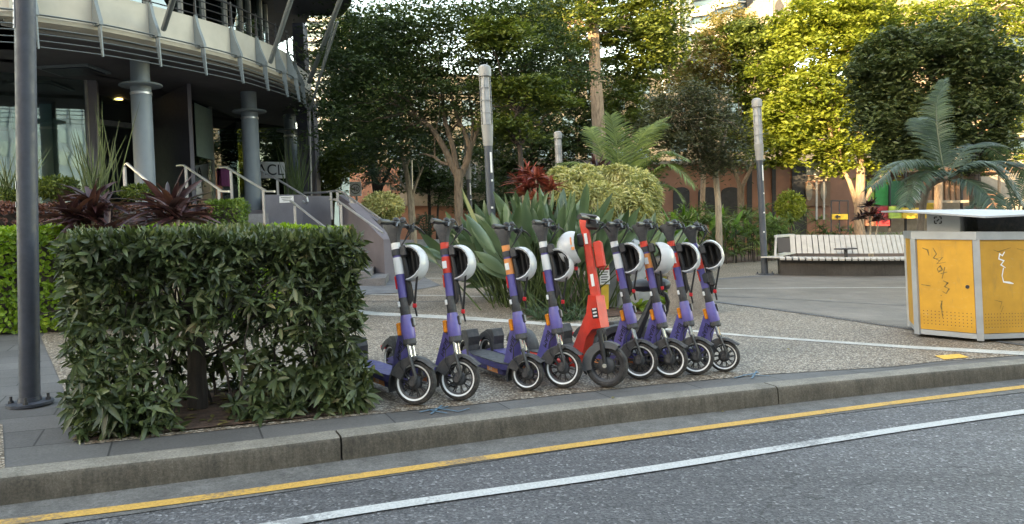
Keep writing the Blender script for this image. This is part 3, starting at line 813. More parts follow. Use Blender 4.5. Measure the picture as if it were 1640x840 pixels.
# things behind the glass
wall(94, 19.6, 150, 20.0, .5, 3.35, 'greenpane', 'partition', .05)
wall(-60, 18.8, 20, 19.2, .5, 3.0, 'tealpane', 'partition', .05)
wall(30, 20.5, 92, 20.5, .5, 3.9, 'tealpane', 'partition', .05)
wall(319, 21.1, 346, 22.45, 2.35, 3.85, 'greenpane', 'blind', .012, -.05)
wall(356, 22.95, 371, 23.75, 1.62, 2.15, 'magenta', 'sign_panel', .012, -.06)
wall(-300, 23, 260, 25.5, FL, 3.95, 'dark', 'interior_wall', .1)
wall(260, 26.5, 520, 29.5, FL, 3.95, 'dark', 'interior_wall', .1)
o = wall(412, 24.2, 459, 24.9, 1.88, 2.42, 'white', 'sign_board', .03, -.12)
def text_obj(name, s, loc, xdir, updir, size, m, parent, depth=.004, spacing=1.0, align='LEFT', space=None):
    cu = bpy.data.curves.new(name, 'FONT'); cu.body = s; cu.size = size; cu.extrude = depth; cu.align_x = align; cu.space_character = spacing
    ob = bpy.data.objects.new(name, cu); C.objects.link(ob)
    bpy.context.view_layer.update()
    me = bpy.data.meshes.new_from_object(ob.evaluated_get(bpy.context.evaluated_depsgraph_get()))
    bpy.data.objects.remove(ob)
    x = Vector(xdir).normalized(); z = x.cross(Vector(updir)).normalized(); y = z.cross(x)
    me.transform(Matrix(((x.x, y.x, z.x, loc[0]), (x.y, y.y, z.y, loc[1]), (x.z, y.z, z.z, loc[2]), (0, 0, 0, 1))))
    me.materials.clear(); me.materials.append(m)
    if parent is not None:
        bpy.context.view_layer.update()
        me.transform(parent.matrix_world.inverted())
    r = bpy.data.objects.new(name, me); C.objects.link(r)
    if parent is not None: r.parent = parent
    return r
a = P(418, 384, 24.0); c = P(459, 384, 24.6)
text_obj('lettering', 'ACL', (a.x, a.y - .1, ZE + 1.97), (c.x - a.x, c.y - a.y, 0), (0, 0, 1), .5, M['dark'], o)
# steps between podium and plaza
stairs = empty('entrance_stairs', onG(-6.6, 19), 'grey stone stairs with planter walls leading up to the terrace', 'stairs')
def block(pts, z0, z1, m, name, parent=stairs):
    b = MB(); n = len(pts)
    b.add([Vector((p[0], p[1], z0 if z0 is not None else gz(p[0]) - .2)) for p in pts] + [Vector((p[0], p[1], z1)) for p in pts], [tuple(range(n))[::-1], tuple(range(n, 2 * n))] + [(i, (i + 1) % n, n + (i + 1) % n, n + i) for i in range(n)])
    return b.build(name, M[m], parent, smooth=0)
def XY(px, d): p = P(px, 384, d); return (p.x, p.y)
# upper flight: treads from the terrace down to the landing (front of column B)
for k in range(5):
    block([XY(322 + k * 2, 16.6 - k * .36), XY(432, 17.6 - k * .36), XY(432, 19.4), XY(322, 19.2)], None, ZE + FL - .14 * (k + 1), 'stair', 'step')
# landing and lower flight to the plaza, curving
for k in range(7):
    x1 = 470 + k * 24
    block([XY(425, 14.6 - k * .05), XY(x1, 14.8 - k * .1), XY(x1 + 14, 17.2 + .2 * k), XY(425, 18.5)], None, ZE + FL - .14 * (5 + k) - .03, 'stair', 'step')
# planter walls
block([XY(425, 18.4), XY(487, 19.2), XY(487, 21.5), XY(425, 21)], None, ZE + 1.02, 'mauve', 'planter_wall')
block([XY(487, 19.4), XY(532, 20.2), XY(532, 21.5), XY(487, 21.5)], None, ZE + 1.0, 'mauve', 'planter_wall')
# sloped side wall right of the lower flight
a = Vector((*XY(560, 17.6), 0)); c = Vector((*XY(614, 15.6), 0))
nn = Vector((c.y - a.y, a.x - c.x, 0)).normalized() * -.22
b = MB()
def side_prism(a, za0, za1, c, zc0, zc1, nn, m, name):
    b = MB(); vs = [Vector((a.x, a.y, za0)), Vector((c.x, c.y, zc0)), Vector((c.x, c.y, zc1)), Vector((a.x, a.y, za1))]
    b.prism(vs, nn); return b.build(name, M[m], stairs, smooth=0)
side_prism(a, gz(a.x) - .2, P(560, 326, 17.6).z, c, gz(c.x) - .2, P(614, 384, 15.6).z, nn, 'mauve', 'side_wall')
c2 = Vector((*XY(660, 16.2), 0))
side_prism(c, gz(c.x) - .2, P(614, 384, 15.6).z, c2, gz(c2.x) - .2, P(660, 385, 16.2).z, Vector((0, .3, 0)), 'mauve', 'side_wall')
a3 = Vector((*XY(545, 19.6), 0)); c3 = Vector((*XY(614, 17.4), 0))
side_prism(a3, gz(a3.x) - .2, P(545, 312, 19.6).z, c3, gz(c3.x) - .2, P(614, 360, 17.4).z, Vector((.1, .2, 0)), 'mauve', 'side_wall')
# notice on the planter wall
b = MB(); q0 = P(449, 320, 18.2); b.box((q0.x + .15, q0.y, q0.z), (.34, .02, .16)); o = b.build('notice', M['white'], stairs, smooth=0)
for k in range(3):
    b = MB(); b.box((q0.x + .15, q0.y - .012, q0.z + .045 - .04 * k), (.26 - .05 * k, .004, .012)); b.build('text_line', M['dark'], o, smooth=0)
# handrails: each rail one thing
def handrail(label, path, posts, d0, d1, r=.026):
    """path px points; depth interpolated by px from d0 to d1; posts (px, ytop, ybottom)"""
    x0, x1 = path[0][0], path[-1][0]
    def dep(x): return d0 + (d1 - d0) * (x - x0) / (x1 - x0 + 1e-6)
    pts = [P(x, y, dep(x)) for x, y in path]
    root = empty('handrail', (pts[0].x, pts[0].y, gz(pts[0].x)), label, 'handrail', 'stainless handrails of the entrance stairs')
    b = MB(); b.tube(pts, r, 8); b.build('rail', M['steel'], root)
    for x, yt, yb in posts:
        t = P(x, yt, dep(x)); e = P(x, yb, dep(x)); b = MB(); b.box(((t.x + e.x) / 2, t.y, (t.z + e.z) / 2), (.05, .05, t.z - e.z)); b.build('post', M['steel'], root, smooth=0)
handrail('handrail beside the left round column behind the purple plants', [(199, 266), (203, 262), (245, 298), (262, 312)], [(200, 268, 300)], 14.6, 14.2)
handrail('handrail starting in front of the dark wall', [(283, 266), (294, 265), (325, 286), (356, 307), (367, 307)], [(299, 268, 325), (351, 304, 325)], 16.8, 15.8)
handrail('handrail passing in front of the middle round column', [(352, 269), (362, 268), (395, 288), (427, 307), (440, 307)], [(371, 274, 330), (423, 305, 364)], 17.4, 16.2)
handrail('handrail with a down-turned hook behind the middle round column', [(418, 273), (450, 291), (481, 310), (492, 317), (493, 323), (489, 326), (485, 322)], [(445, 289, 316)], 19.6, 18.8)
handrail('handrail rising beside the white notice', [(465, 322), (470, 325), (505, 353), (543, 381), (560, 394)], [(473, 330, 372), (548, 386, 410)], 16.9, 14.9)
handrail('handrail above the grey sloping side wall', [(528, 320), (538, 320), (575, 346), (613, 373)], [(547, 328, 384)], 17.0, 15.4)
handrail('long curved handrail along the top of the ramp wall', [(487, 309), (510, 309), (523, 308), (537, 306), (548, 308), (557, 314), (585, 334), (614, 354), (622, 360)], [(531, 308, 352), (541, 308, 330), (562, 318, 335), (566, 322, 338)], 20.0, 16.6)

# ------------------------------------------------------------------ scooters
def proj(p):
    q = p - CAM
    return 820 + q.dot(RV) / q.y * F, 360 - q.dot(UV) / q.y * F
RK = R_(13)
AX = Vector((-math.sin(RK), 0, math.cos(RK)))
XF = Vector((math.cos(RK), 0, math.sin(RK)))
def frame(cx, cy, head, lean):
    a, b = G(cx, cy)
    o = W(a, b)
    h = R_(head)
    fx = (RV * math.cos(h) + FV * math.sin(h)).normalized(); z = UV.copy(); y = z.cross(fx)
    Mx = Matrix(((fx.x, y.x, z.x, o.x), (fx.y, y.y, z.y, o.y), (fx.z, y.z, z.z, o.z), (0, 0, 0, 1)))
    return Mx @ Matrix.Rotation(lean, 4, 'X')
def solve_lean(cx, cy, head, topx, wr, s=1.02):
    lo, hi = R_(-25), R_(25)
    for _ in range(40):
        mid = (lo + hi) / 2
        p = frame(cx, cy, head, mid) @ (Vector((0, 0, wr)) + AX * s)
        if proj(p)[0] > topx: lo = mid      # more negative leans to the right of the picture
        else: hi = mid
    return (lo + hi) / 2
def wheel(b_tyre, b_rim, b_ring, b_hub, r, wdt, M4, spokes=10, ring=True, motor=.045):
    """wheel in the xz plane about its centre; lathe axis = local y"""
    L = M4 @ Matrix.Rotation(PI / 2, 4, 'X')
    t = wdt / 2; d = r * .17
    b_tyre.lathe([(r - d * 1.5, -t * .8), (r - d * .8, -t), (r - d * .3, -t * .85), (r - .004, -t * .45), (r, 0), (r - .004, t * .45), (r - d * .3, t * .85), (r - d * .8, t), (r - d * 1.5, t * .8), (r - d * 1.5, -t * .8)], 40, L)
    b_rim.lathe([(r - d * 2.1, -t * .6), (r - d * 1.45, -t * .85), (r - d * 1.45, t * .85), (r - d * 2.1, t * .6), (r - d * 2.1, -t * .6)], 40, L)
    for k in range(spokes):
        an = 2 * PI * k / spokes
        for q in (-.09, .09):
            p0 = L @ Vector((math.cos(an) * motor * .9, math.sin(an) * motor * .9, 0)); p1 = L @ Vector((math.cos(an + q) * (r - d * 2), math.sin(an + q) * (r - d * 2), 0))
            b_rim.tube([p0, p1], .0045, 5)
    b_hub.lathe([(.018, -t - .005), (motor * .8, -t * .9), (motor, -t * .6), (motor, t * .6), (motor * .8, t * .9), (.018, t + .005)], 24, L)
    b_hub.lathe([(.009, -t - .03), (.009, t + .03)], 10, L)
    if ring:
        for sgn in (-1, 1):
            b_ring.lathe([(r - d * 1.62, sgn * t * .86), (r - d * 1.18, sgn * (t + .0025)), (r - d * 1.16, sgn * (t + .001)), (r - d * 1.6, sgn * t * .8), (r - d * 1.62, sgn * t * .86)], 44, L)
STK = dict(w='white', r='red', o='orange')
def purple_scooter(i, cx, cy, tx, head, steer, wr, st1, st2, label, low=False):
    lean = solve_lean(cx, cy, head, tx, wr)
    Mx = frame(cx, cy, head, lean)
    root = bpy.data.objects.new('electric_scooter', None); C.objects.link(root); root.matrix_world = Mx
    tag(root, label, 'scooter', 'electric scooters parked in a row')
    A = Vector((0, 0, wr))
    S = Matrix.Translation(A) @ Matrix.Rotation(R_(steer), 4, AX) @ Matrix.Translation(-A)
    def s_(s, f=0.0, y=0.0): return A + AX * s + XF * f + Vector((0, y, 0))
    def mb(st=False):
        b = MB(); b.T = S if st else Matrix.Identity(4); return b
    # front wheel
    bt, br, bg_, bh = mb(True), mb(True), mb(True), mb(True)
    Mw = Matrix.Translation(A)
    wheel(bt, br, bg_, bh, wr, .062, Mw)
    wh = br.build('front_wheel', M['rim'], root, local=True)
    bt.build('tyre', M['rubber'], wh, local=True); bg_.build('reflective_ring', M['ring'], wh, local=True); bh.build('hub_motor', M['dgrey'], wh, local=True)
    # fork
    b = mb(True)
    for y in (-.052, .052):
        b.tube([s_(-.005, .012, y), s_(.03, .03, y), s_(.09, .022, y), s_(.16, .01, y), s_(.175, .005, y)], [.017, .019, .017, .018, .019], 10, flat=.6)
        b.lathe([(.021, -.012), (.021, .012)], 12, Matrix.Translation(A + Vector((0, y, 0))) @ Matrix.Rotation(PI / 2, 4, 'X'))
    fk = b.build('fork', M['dgrey'], root, local=True)
    b = mb(True)
    for y in (-.030, .030): b.tube([s_(.16, .004, y), s_(.262, 0, y)], .0125, 10)
    b.build('suspension_tube', M['chrome'], fk, local=True)
    b = mb(True); b.tube([s_(.235, 0), s_(.25, 0), s_(.285, 0), s_(.30, 0)], [.036, .045, .042, .034], 14); b.build('fork_crown', M['dgrey'], fk, local=True)
    b = mb(True); b.tube([s_(.24, -.01, -.05), s_(.20, -.05, -.065), s_(.12, -.06, -.07), s_(.02, -.02, -.055)], .004, 6); b.build('brake_hose', M['black'], fk, local=True)
    # front mudguard
    b = mb(True); n = 14; vs = []; rr = wr + .022
    for k in range(n + 1):
        an = R_(38 + (205 - 38) * k / n); hw = .040 + .006 * math.sin(k / n * PI)
        q = rr + (.012 if k == 0 else 0) + (0.02 * (k / n) ** 3)
        for yy, dz in ((-hw, -.018), (-hw * .7, 0), (hw * .7, 0), (hw, -.018)):
            vs.append(A + Vector((math.cos(an) * (q + dz), yy, math.sin(an) * (q + dz))))
    fs = [(k * 4 + j, k * 4 + j + 1, k * 4 + 5 + j, k * 4 + 4 + j) for k in range(n) for j in range(3)]
    b.add(vs, fs)
    for yy in (-.047, .047):
        b.prism([A + Vector((math.cos(R_(a)) * rr_, yy, math.sin(R_(a)) * rr_)) for a, rr_ in ((80, wr + .02), (100, wr + .022), (135, wr + .022), (165, wr + .02), (172, wr * .62), (150, wr * .55), (118, wr * .75))], (0, .004, 0))
    b.build('front_mudguard', M['dgrey'], root, local=True)
    # neck shroud + diagonal down tube (body)
    b = mb()
    b.tube([s_(.275), s_(.30), s_(.36), s_(.425), s_(.44)], [.040, .046, .045, .038, .034], 16)
    body = b.build('head_tube', M['purple'], root, local=True)
    b = mb()
    t0 = s_(.40, -.005); t1 = Vector((-.245, 0, .135)); t2 = Vector((-.20, 0, .12)); t3 = s_(.29, -.01)
    hw = .036
    pr = [t0, s_(.36, -.055), Vector((-.285, 0, .165)), Vector((-.30, 0, .12)), Vector((-.19, 0, .12)), t3]
    b.prism([p + Vector((0, -hw, 0)) for p in pr], (0, 2 * hw, 0))
    dt = b.build('down_tube', M['purple'], root, local=True)
    # amber side reflectors and the black lettering on each side of the down tube
    for sg in (-1, 1):
        b = mb(); c = s_(.355, -.028, sg * (hw + .012))
        b.tube([c - AX * .042, c - AX * .036, c + AX * .036, c + AX * .042], [.010, .017, .017, .010], 8, flat=.7); b.build('side_reflector', M['amber'], body, local=True)
    dirn = (Vector((-.24, 0, .15)) - s_(.30, -.03)).normalized()
    for sg in (-1, 1):
        upv = Vector((-dirn.z, 0, dirn.x)) if sg < 0 else Vector((dirn.z, 0, -dirn.x))
        o = text_obj('lettering', 'BEAM', (0, 0, 0), (1, 0, 0), (0, 1, 0), .056, M['black'], None, .001, 1.0)
        start = s_(.275, -.046) if sg < 0 else s_(.275, -.046) + dirn * .0
        x = dirn; y = Vector((-dirn.z, 0, dirn.x)) ; z = x.cross(y)
        if z.y * sg < 0: y = -y; z = -z
        org = start + Vector((0, sg * (hw + .002), 0)) - y * .018
        o.data.transform(Matrix(((x.x, y.x, z.x, org.x), (x.y, y.y, z.y, org.y), (x.z, y.z, z.z, org.z), (0, 0, 0, 1))))
        o.parent = dt
    b = mb(True); b.box(s_(.385, .044), (.016, .034, .062), Matrix.Rotation(-RK, 3, 'Y'), .006); hl = b.build('headlight', M['black'], body, local=True)
    b = mb(True); b.box(s_(.385, .0535), (.004, .024, .046), Matrix.Rotation(-RK, 3, 'Y'), .001); b.build('lens', M['lampgrey'], hl, local=True)
    # stem pieces
    b = mb(True); b.tube([s_(.43), s_(.44), s_(.545), s_(.555)], [.029, .033, .032, .028], 14); st = b.build('stem_sleeve', M['dgrey'], root, local=True)
    b = mb(True); b.box(s_(.515, -.024, -.024), (.016, .02, .035), Matrix.Rotation(-RK, 3, 'Y'), .003); b.build('white_tag', M['white'], st, local=True)
    b = mb(True); b.tube([s_(.555), s_(.93)], [.030, .0285], 16); stem = b.build('stem', M['purple'], root, local=True)
    b = mb(True); b.tube([s_(.712), s_(.826)], [.0312, .0307], 16); b.build('sticker', M[STK[st1]], stem, local=True)
    b = mb(True); b.tube([s_(.882), s_(.925)], [.0302, .030], 16)
    if st2 != '-': b.build('sticker', M[STK[st2]], stem, local=True)
    if st1 != 'w':
        b = mb(True); b.box(s_(.77, -.004, -.032), (.03, .003, .05), Matrix.Rotation(-RK, 3, 'Y')); b.build('sticker_print', M['white'], stem, local=True)
    b = mb(True); b.box(s_(.66, -.026, -.018), (.010, .016, .085), Matrix.Rotation(-RK, 3, 'Y')); b.build('side_sticker', M['red' if i % 2 else 'redpl'], stem, local=True)
    b = mb(True); b.tube([s_(.84), s_(.88)], [.035, .035], 16); b.box(s_(.86, .055), (.045, .055, .075), Matrix.Rotation(-RK, 3, 'Y'), .01); lk = b.build('lock_box', M['dgrey'], root, local=True)
    b = mb(True)   # lock cable rail down the front of the stem
    b.tube([s_(.83, .045), s_(.72, .052), s_(.60, .048), s_(.53, .046), s_(.50, .03)], [.010, .014, .014, .013, .008], 8, flat=1.3); b.build('lock_cable', M['black'], lk, local=True)
    if low:
        b = mb(True); b.box(s_(.62, .06), (.05, .05, .13), Matrix.Rotation(-RK, 3, 'Y'), .015); b.box(s_(.63, .02), (.05, .065, .09), Matrix.Rotation(-RK, 3, 'Y'), .012); b.build('lock_housing', M['dgrey'], root, local=True)
    # head, display
    b = mb(True)
    sec = []
    for s, f0, f1, hy in ((.925, -.028, .030, .030), (.96, -.032, .034, .033), (1.01, -.046, .055, .036), (1.045, -.062, .085, .038), (1.062, -.060, .088, .036)):
        ring_ = []
        for k in range(12):
            an = 2 * PI * (k + .5) / 12; cx_ = math.copysign(abs(math.cos(an)) ** .6, math.cos(an)); sy = math.copysign(abs(math.sin(an)) ** .6, math.sin(an))
            ring_.append(s_(s, (f0 + f1) / 2 + (f1 - f0) / 2 * cx_, hy * sy))
        sec.append(ring_)
    vs = [p for r in sec for p in r]; fs = [tuple(range(12))[::-1], tuple(range(48, 60))]
    for k in range(4):
        for j in range(12): fs.append((k * 12 + j, k * 12 + (j + 1) % 12, k * 12 + 12 + (j + 1) % 12, k * 12 + 12 + j))
    b.add(vs, fs)
    hd = b.build('handlebar_head', M['dgrey'], root, local=True)
    b = mb(True); b.box(s_(1.064, -.012), (.075, .05, .006), Matrix.Rotation(-RK, 3, 'Y'), .002); b.build('display', M['black'], hd, local=True)
    b = mb(True)
    for sg in (-1, 1): b.tube([s_(1.035, .055, 0), s_(1.04, .06, sg * .10), s_(1.04, .045, sg * .17)], .013, 10)
    hb = b.build('handlebar', M['black'], root, local=True)
    for sg in (-1, 1):
        b = mb(True); b.tube([s_(1.04, .047, sg * .155), s_(1.04, .045, sg * .165), s_(1.038, .03, sg * .255), s_(1.038, .028, sg * .265)], [.014, .0185, .0185, .015], 12); b.build('grip', M['black'], hb, local=True)
        b = mb(True); b.tube([s_(1.035, .075, sg * .11), s_(1.03, .105, sg * .13), s_(1.015, .115, sg * .19), s_(.985, .125, sg * .235)], [.008, .009, .007, .006], 8); b.box(s_(1.03, .075, sg * .105), (.045, .035, .035), None, .008); b.build('brake_lever', M['black'], hb, local=True)
        b = mb(True); b.tube([s_(1.03, .07, sg * .1), s_(1.045, .125, sg * .07), s_(1.0, .13, sg * .03), s_(.93, .07, 0), s_(.90, .04, 0)], .0045, 6); b.build('brake_cable', M['black'], hb, local=True)
    b = mb(True); b.lathe([(.0, .0), (.024, .003), (.026, .018), (.015, .032), (0, .035)], 14, Matrix.Translation(s_(1.045, .06, -.085)) @ Matrix.Rotation(RK, 4, 'Y')); b.build('bell', M['black'], hb, local=True)
    b = mb(True); b.box(s_(1.075, .06, .045), (.03, .04, .04), None, .008); b.box(s_(1.06, .085, -.03), (.04, .03, .025), None, .006); b.build('phone_clamp', M['black'], hb, local=True)
    # deck
    b = mb()
    yw = .082; px_ = [(-.20, .6), (-.26, .9), (-.34, 1), (-.72, 1), (-.82, .75), (-.86, .4)]
    top = []; 
    out = [Vector((x, k * yw, 0)) for x, k in px_] + [Vector((x, -k * yw, 0)) for x, k in reversed(px_)]
    b.prism([p + Vector((0, 0, .112)) for p in out], (0, 0, .042))
    dk = b.build('deck', M['purple_d'], root, local=True)
    b = mb(); b.prism([p * 1 + Vector((0, 0, .156)) for p in out], (0, 0, .006)); b.build('grip_mat', M['dgrey'] if i % 3 else M['purple_d'], dk, local=True)
    b = mb(); b.box((-.50, 0, .088), (.46, .12, .055), None, .012); b.build('battery_box', M['purple_d'], dk, local=True)
    b = mb(); b.box((-.43, -.0605, .090), (.17, .004, .042)); lb = b.build('number_label', M['orange'], dk, local=True)
    for sg in (1,):
        o = text_obj('number', '010', (-.35 - .13, -.064, .078), (1, 0, 0), (0, 0, 1), .034, M['white'], None, .0006); o.parent = lb
    # kickstand
    b = mb()
    g = Mx.inverted()
    def ground(x, y):
        p = Mx @ Vector((x, y, 0)); q = p - UV * ((p - W(0, 0)).dot(UV)); return g @ q
    k0 = ground(-.33, .17); k1 = ground(-.39, .15)
    b.tube([(-.30, .04, .11), k0 + Vector((0, 0, .012))], .007, 7); b.tube([(-.36, .04, .11), k1 + Vector((0, 0, .012))], .007, 7)
    b.tube([k0 + Vector((.01, 0, .008)), k1 + Vector((-.03, .02, .008))], .009, 6); b.build('kickstand', M['black'], root, local=True)
    # rear wheel and tail
    bt, br, bg_, bh = mb(), mb(), mb(), mb(); R0 = Vector((-.99, 0, .125))
    wheel(bt, br, bg_, bh, .125, .055, Matrix.Translation(R0), 9, True, .05)
    wh = br.build('rear_wheel', M['rim'], root, local=True); bt.build('tyre', M['rubber'], wh, local=True); bg_.build('reflective_ring', M['ring'], wh, local=True); bh.build('hub', M['dgrey'], wh, local=True)
    b = mb()
    for y in (-.045, .045): b.prism([Vector((-.84, y - .006, .16)), Vector((-.84, y - .006, .11)), Vector((-1.0, y - .006, .105)), Vector((-1.02, y - .006, .13)), Vector((-.9, y - .006, .17))], (0, .012, 0))
    b.build('rear_arm', M['purple'], root, local=True)
    b = mb(); vs = []; n = 12
    for k in range(n + 1):
        an = R_(35 + 150 * k / n); an = R_(150 - 150 * k / n) ; q = .150 + .035 * math.exp(-((math.degrees(an) - 70) / 35) ** 2)
        hw2 = .052
        for yy, dz in ((-hw2, -.05), (-hw2, -.008), (-hw2 * .7, 0), (hw2 * .7, 0), (hw2, -.008), (hw2, -.05)): vs.append(R0 + Vector((math.cos(an) * (q + dz), yy, math.sin(an) * (q + dz))))
    b.add(vs, [(k * 6 + j, k * 6 + j + 1, k * 6 + 7 + j, k * 6 + 6 + j) for k in range(n) for j in range(5)])
    # solid tail block in front of the rear wheel
    b.prism([Vector((-.86, -.05, .155)), Vector((-.84, -.05, .27)), Vector((-.87, -.05, .325)), Vector((-.95, -.05, .315)), Vector((-1.03, -.05, .27)), Vector((-1.0, -.05, .25)), Vector((-.90, -.05, .22))], (0, .10, 0))
    b.build('rear_mudguard', M['dgrey'], root, local=True)
    b = mb(); b.box((-1.155, 0, .20), (.012, .06, .03), None, .003); b.build('tail_light', M['redpl'], root, local=True)
    return root, Mx @ S, s_, Mx
def dome(sx, sy, sz, n=18, m=9, tmax=1.75, cut=.25):
    vs = []; fs = []
    for i in range(m + 1):
        for k in range(n):
            an = 2 * PI * k / n
            th = (i / m) * (tmax + cut * math.cos(2 * an) - .12 * math.cos(an))
            vs.append(Vector((sx * math.sin(th) * math.cos(an), sy * math.sin(th) * math.sin(an), sz * math.cos(th))))
    for i in range(m):
        for k in range(n):
            j = (k + 1) % n
            fs.append((i * n + k, i * n + j, i * n + n + j, i * n + n + k))
    return vs, fs
def helmet(pos, crown, label, roll=0, strap=.32, lean=Vector((0, 0, 1))):
    z = Vector(crown).normalized(); x = (lean - z * lean.dot(z)).normalized(); y = z.cross(x)
    R3 = Matrix(((x.x, y.x, z.x), (x.y, y.y, z.y), (x.z, y.z, z.z))) @ Matrix.Rotation(roll, 3, 'Z')
    root = bpy.data.objects.new('helmet', None); C.objects.link(root)
    Mh = Matrix.Translation(pos) @ R3.to_4x4(); root.matrix_world = Mh
    tag(root, label, 'helmet', 'helmets hanging on the parked scooters')
    b = MB(); o1, f1 = dome(.126, .098, .112); o2, f2 = dome(.114, .086, .098)
    b.add(o1, f1); b.add(o2, f2)
    n = 18; m = 9; b.add([o1[m * n + k] for k in range(n)] + [o2[m * n + k] for k in range(n)], [(k, (k + 1) % n, n + (k + 1) % n, n + k) for k in range(n)])
    b.build('shell', M['helmet'], root, local=True)
    b = MB(); o3, f3 = dome(.112, .084, .096, tmax=1.80); b.add(o3, f3)
    o4, f4 = dome(.088, .062, .072, tmax=1.6); b.add(o4, f4)
    b.add([o3[m * n + k] for k in range(n)] + [o4[m * n + k] for k in range(n)], [(k, (k + 1) % n, n + (k + 1) % n, n + k) for k in range(n)])
    for yy in (-.055, 0, .055): b.box((0, yy, .015), (.17, .018, .03), None, .006)
    b.build('lining', M['foam'], root, local=True)
    b = MB(); b.box((.035, -.0975, .03), (.055, .004, .010)); b.box((-.02, -.0985, .02), (.022, .004, .022)); b.build('printed_mark', M['orange'], root, local=True)
    # chin strap, hanging straight down under its own weight
    a0 = Mh @ Vector((-.03, -.085, -.01)); a1 = Mh @ Vector((-.03, .085, -.01))
    low = (a0 + a1) / 2 + Vector((.01, -.02, -strap))
    b = MB(); b.tube([a0, a0 * .6 + low * .4 + Vector((.01, 0, 0)), low], .008, 6, flat=.3, up=(0, 1, 0)); b.tube([a1, a1 * .55 + low * .45, low], .008, 6, flat=.3, up=(0, 1, 0))
    b.tube([low, low + Vector((.012, 0, -.07))], .007, 6, flat=.4, up=(0, 1, 0))
    s = b.build('chin_strap', M['black'], root)
    b = MB(); b.box(low, (.026, .016, .032), None, .006); b.build('buckle', M['redpl'], s)
    return root
SCO = [
    # contact px, head px, body heading, steer, wheel r, stickers, label
    (667, 648, 630, -55, 40, .145, 'w', 'w', 'purple scooter with plain white stickers nearest the clipped hedge, leftmost of the row'),
    (736, 641, 709, -55, 40, .142, 'r', 'r', 'second scooter from the hedge, purple with red and white stickers'),
    (847, 625, 806, -61, 42, .118, 'o', 'o', 'purple scooter with orange label on its deck, standing third from the hedge'),
    (903, 621, 866, -56, 38, .142, 'w', 'w', 'purple scooter with white stickers just left of the red scooter'),
    (1026, 607, 979, -55, 38, .140, 'w', 'w', 'purple scooter with white stickers just right of the red scooter'),
    (1074, 605, 1026, -56, 37, .140, 'o', 'r', 'purple scooter with orange sticker, third from the right end'),
    (1116, 600, 1070, -55, 38, .138, 'r', 'r', 'purple scooter with red stickers, next to last at the right end'),
    (1162, 595, 1106, -58, 40, .125, 'r', '-', 'last purple scooter at the right end, with a dark lock housing on its stem'),
]
hl_lab = ['white helmet hanging on the scooter nearest the hedge', 'white helmet hanging on the second scooter from the hedge', 'white helmet on the scooter with the orange deck label',
          'white helmet with a crossed strap, left of the red scooter', 'white helmet hanging just right of the red scooter', 'white helmet turned outward above the black saddle, with printed mark facing the street',
          'white helmet on the next to last scooter at right', 'white helmet on the last scooter at the right end of the row']
for i, (cx, cy, tx, hd_, stt, wr, s1, s2, lab) in enumerate(SCO):
    root, MS, s_, Mx = purple_scooter(i, cx, cy, tx, hd_, stt, wr, s1, s2, lab, low=(i == 7))
    pos = MS @ s_({7: .80, 3: .735}.get(i, .77), .10 + (.01 if i == 7 else 0))
    fx = (MS.to_3x3() @ XF).normalized(); fx.z = 0; fx.normalize()
    rot = [52, 50, 56, 62, 54, 10, 60, 66][i]
    crown = Matrix.Rotation(R_(rot), 3, 'Z') @ fx
    helmet(pos, crown, hl_lab[i], strap=[.25, .30, .22, .24, .22, .2, .26, .26][i], lean=MS.to_3x3() @ AX)

